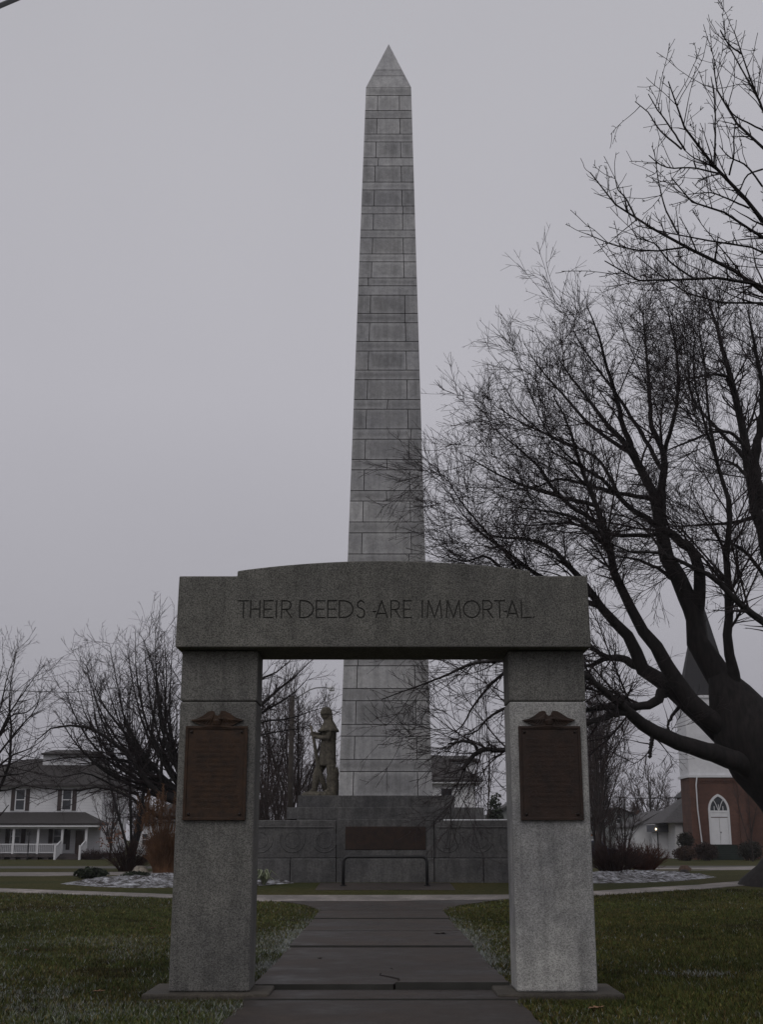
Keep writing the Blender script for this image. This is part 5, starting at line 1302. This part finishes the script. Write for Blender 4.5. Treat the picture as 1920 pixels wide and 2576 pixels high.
# grey house half hidden behind the brown trees
gh = thing('grey_house', 'grey gabled house half hidden by the brown trees', 'house', (c8(220, 0, 130).x, 134, 0))
g8 = lambda cx, cy: c8(cx, cy, 130)
MB().prism([(g8(20, 0).x, -.1), (g8(440, 0).x, -.1), (g8(440, 0).x, g8(0, 770).z), (g8(250, 0).x, g8(0, 690).z), (g8(20, 0).x, g8(0, 790).z)], 130, 138).build('wall', M['grey_siding'], gh)
MB().prism([(g8(-10, 0).x, g8(0, 806).z), (g8(-10, 0).x, g8(0, 790).z), (g8(250, 0).x, g8(0, 674).z), (g8(470, 0).x, g8(0, 772).z), (g8(470, 0).x, g8(0, 788).z), (g8(250, 0).x, g8(0, 690).z+.01)][::-1], 129.6, 138.4).build('roof', M['roof'], gh)
MB().box(g8(440, 0).x, g8(462, 0).x, 131, 132, g8(0, 800).z, g8(0, 705).z).build('chimney', M['brick'], gh)
window(gh, g8(235, 0).x, g8(268, 0).x, g8(0, 830).z, g8(0, 745).z, 130)
# dark car with snow on its roof
Yk = 92.0
cx0, cx1 = W(1455, 2140, Yk).x, W(1545, 2140, Yk).x
car = thing('parked_car', 'dark blue parked car with snow on its roof behind the bush', 'car', ((cx0+cx1)/2, Yk, 0))
zc = W(960, 2142, Yk).z; L = 4.4; xm_ = (cx0+cx1)/2-.6
prof = [(-2.2,.35),(2.2,.35),(2.2,.85),(1.4,.98),(.9,1.5),(-1.2,1.52),(-1.9,1.0),(-2.2,.9)]
bevel(MB().prism([(xm_+a, b) for a, b in prof], Yk-.85, Yk+.85).build('body', M['carcol'], car), .08, 3)
MB().prism([(xm_-1.15,1.523),(xm_+.85,1.505),(xm_+.75,1.60),(xm_-1.05,1.62)], Yk-.75, Yk+.75).build('snow_layer', M['snow'], car)
MB().prism([(xm_-1.6,1.03),(xm_+1.2,1.03),(xm_+.85,1.42),(xm_-1.15,1.44)], Yk-.86, Yk-.84).build('side_window', M['glass'], car)
for a in (-1.35, 1.35):
    for yy in (Yk-.8, Yk+.7):
        MB().tube([(xm_+a, yy, .33), (xm_+a, yy+.2, .33)], .33, 16).build('wheel', M['tyre'], car)
# orange gate frame by the car
of = thing('metal_frame', 'thin pale orange metal frame standing behind the parked car', 'metal frame', (W(1498, 2120, 100).x, 100, 0))
q = MB(); xf0, xf1 = W(1484, 2100, 100).x, W(1505, 2100, 100).x; zf_ = W(960, 2101, 100).z
q.tube([(xf0-1, 100, zf_), (xf1, 100, zf_)], .06, 6).tube([(xf1, 100, 0), (xf1, 100, zf_)], .06, 6).tube([(xf0-1, 100, 0), (xf0-1, 100, zf_)], .06, 6); q.build('frame', M['orange'], of)
# church planting
leafy('clipped_bush', 'round dark clipped bush beside the church corner', Vector((c8(865, 0, 100).x, 100, .9)), .68, .6, 1.25, 2600, .07, M['boxbush'], 81)
leafy('hedge_bush', 'brown leafed bush under the round clipped bush', Vector((c8(850, 0, 98).x, 98, 0)), .85, .6, 1.05, 2400, .08, flat('brown_bush', (.05, .028, .018), .9, .4, 4), 82)
leafy('hedge_bush', 'wide dark bush against the brick wall before the downpipe', Vector((c8(1040, 0, 99).x, 99, 0)), 1.0, .6, 1.35, 2600, .08, flat('brown_bush_dark', (.03, .017, .013), .9, .4, 4), 83)
leafy('hedge_bush', 'dark bush to the right of the church steps', Vector((c8(1455, 0, 99).x, 99, 0)), 1.0, .7, 1.5, 2600, .08, M['boxbush'], 84)

# ------------------------------------------------------------------ utility pole with street lamp, overhead cables
Yu = 64.0
u_ = lambda cx, cy: W(640+.1985*cx, 1640+.1985*cy, Yu)
up = thing('utility_pole', 'wooden utility pole with curved street lamp arm behind the statue', 'utility pole', (u_(490, 0).x, Yu, float(H(Yu))))
xp = u_(490, 0).x
MB().tube([(xp, Yu, -.2), (xp, Yu, u_(0, 560).z)], [.15, .12], 10).build('pole', M['wood_pole'], up, True)
pts = [u_(500, 600), u_(600, 540), u_(700, 480), u_(780, 455), u_(860, 450), u_(930, 455)]
lm = MB().tube(pts, .035, 8).build('lamp_arm', M['metal'], up, True)
a, b = u_(925, 455), u_(1015, 455)
hd = MB(); hd.tube([a, a.lerp(b, .3)+Vector((0,0,.0)), a.lerp(b, .75), b], [.05, .10, .12, .05], 10); hd.build('lamp_head', M['trim'], lm, True)
MB().ball(tuple(a.lerp(b, .62)+Vector((0, 0, -.09))), (.17, .1, .09)).build('lamp_bowl', M['trim'], lm, True)
def cable(label, pts, r, name='overhead_cable'):
    root = thing(name, label, 'cable', pts[0]); MB().tube(pts, r, 6).build('wire', M['black'], root)
P0, P1 = W(0, 14, 9), W(38, -2, 9.3); d_ = (P1-P0)
cable('thick dark cable crossing the extreme upper corner of the sky', [P0-d_*30, P0-d_*2, P0, P1, P1+d_*2, P1+d_*6, P1+d_*14], .022)
cable('thin wire at mid height running from trees to the church', [W(1480, 2001, 120), W(1610, 2009, 120), W(1735, 2006, 120)], .03)
cable('thin wire above the porch house roof, running toward the pole', [W(-40, 1735, 85), W(180, 1742, 80), W(420, 1718, 74), u_(490, 600)], .02)

# thin mist that greys the far trees
HAZE = 0.00028
mb = MB(); mb.box(-320, 320, -12, 420, -1.2, 36)
hz_ = mb.build('haze', None); tag(hz_, kind='stuff')
hm = bpy.data.materials.new('mist'); hm.use_nodes = True; hm.node_tree.nodes.clear()
pv = hm.node_tree.nodes.new('ShaderNodeVolumePrincipled'); pv.inputs['Color'].default_value = (.86, .86, .9, 1); pv.inputs['Density'].default_value = HAZE
ho = hm.node_tree.nodes.new('ShaderNodeOutputMaterial'); hm.node_tree.links.new(pv.outputs[0], ho.inputs['Volume']); hz_.data.materials.append(hm)
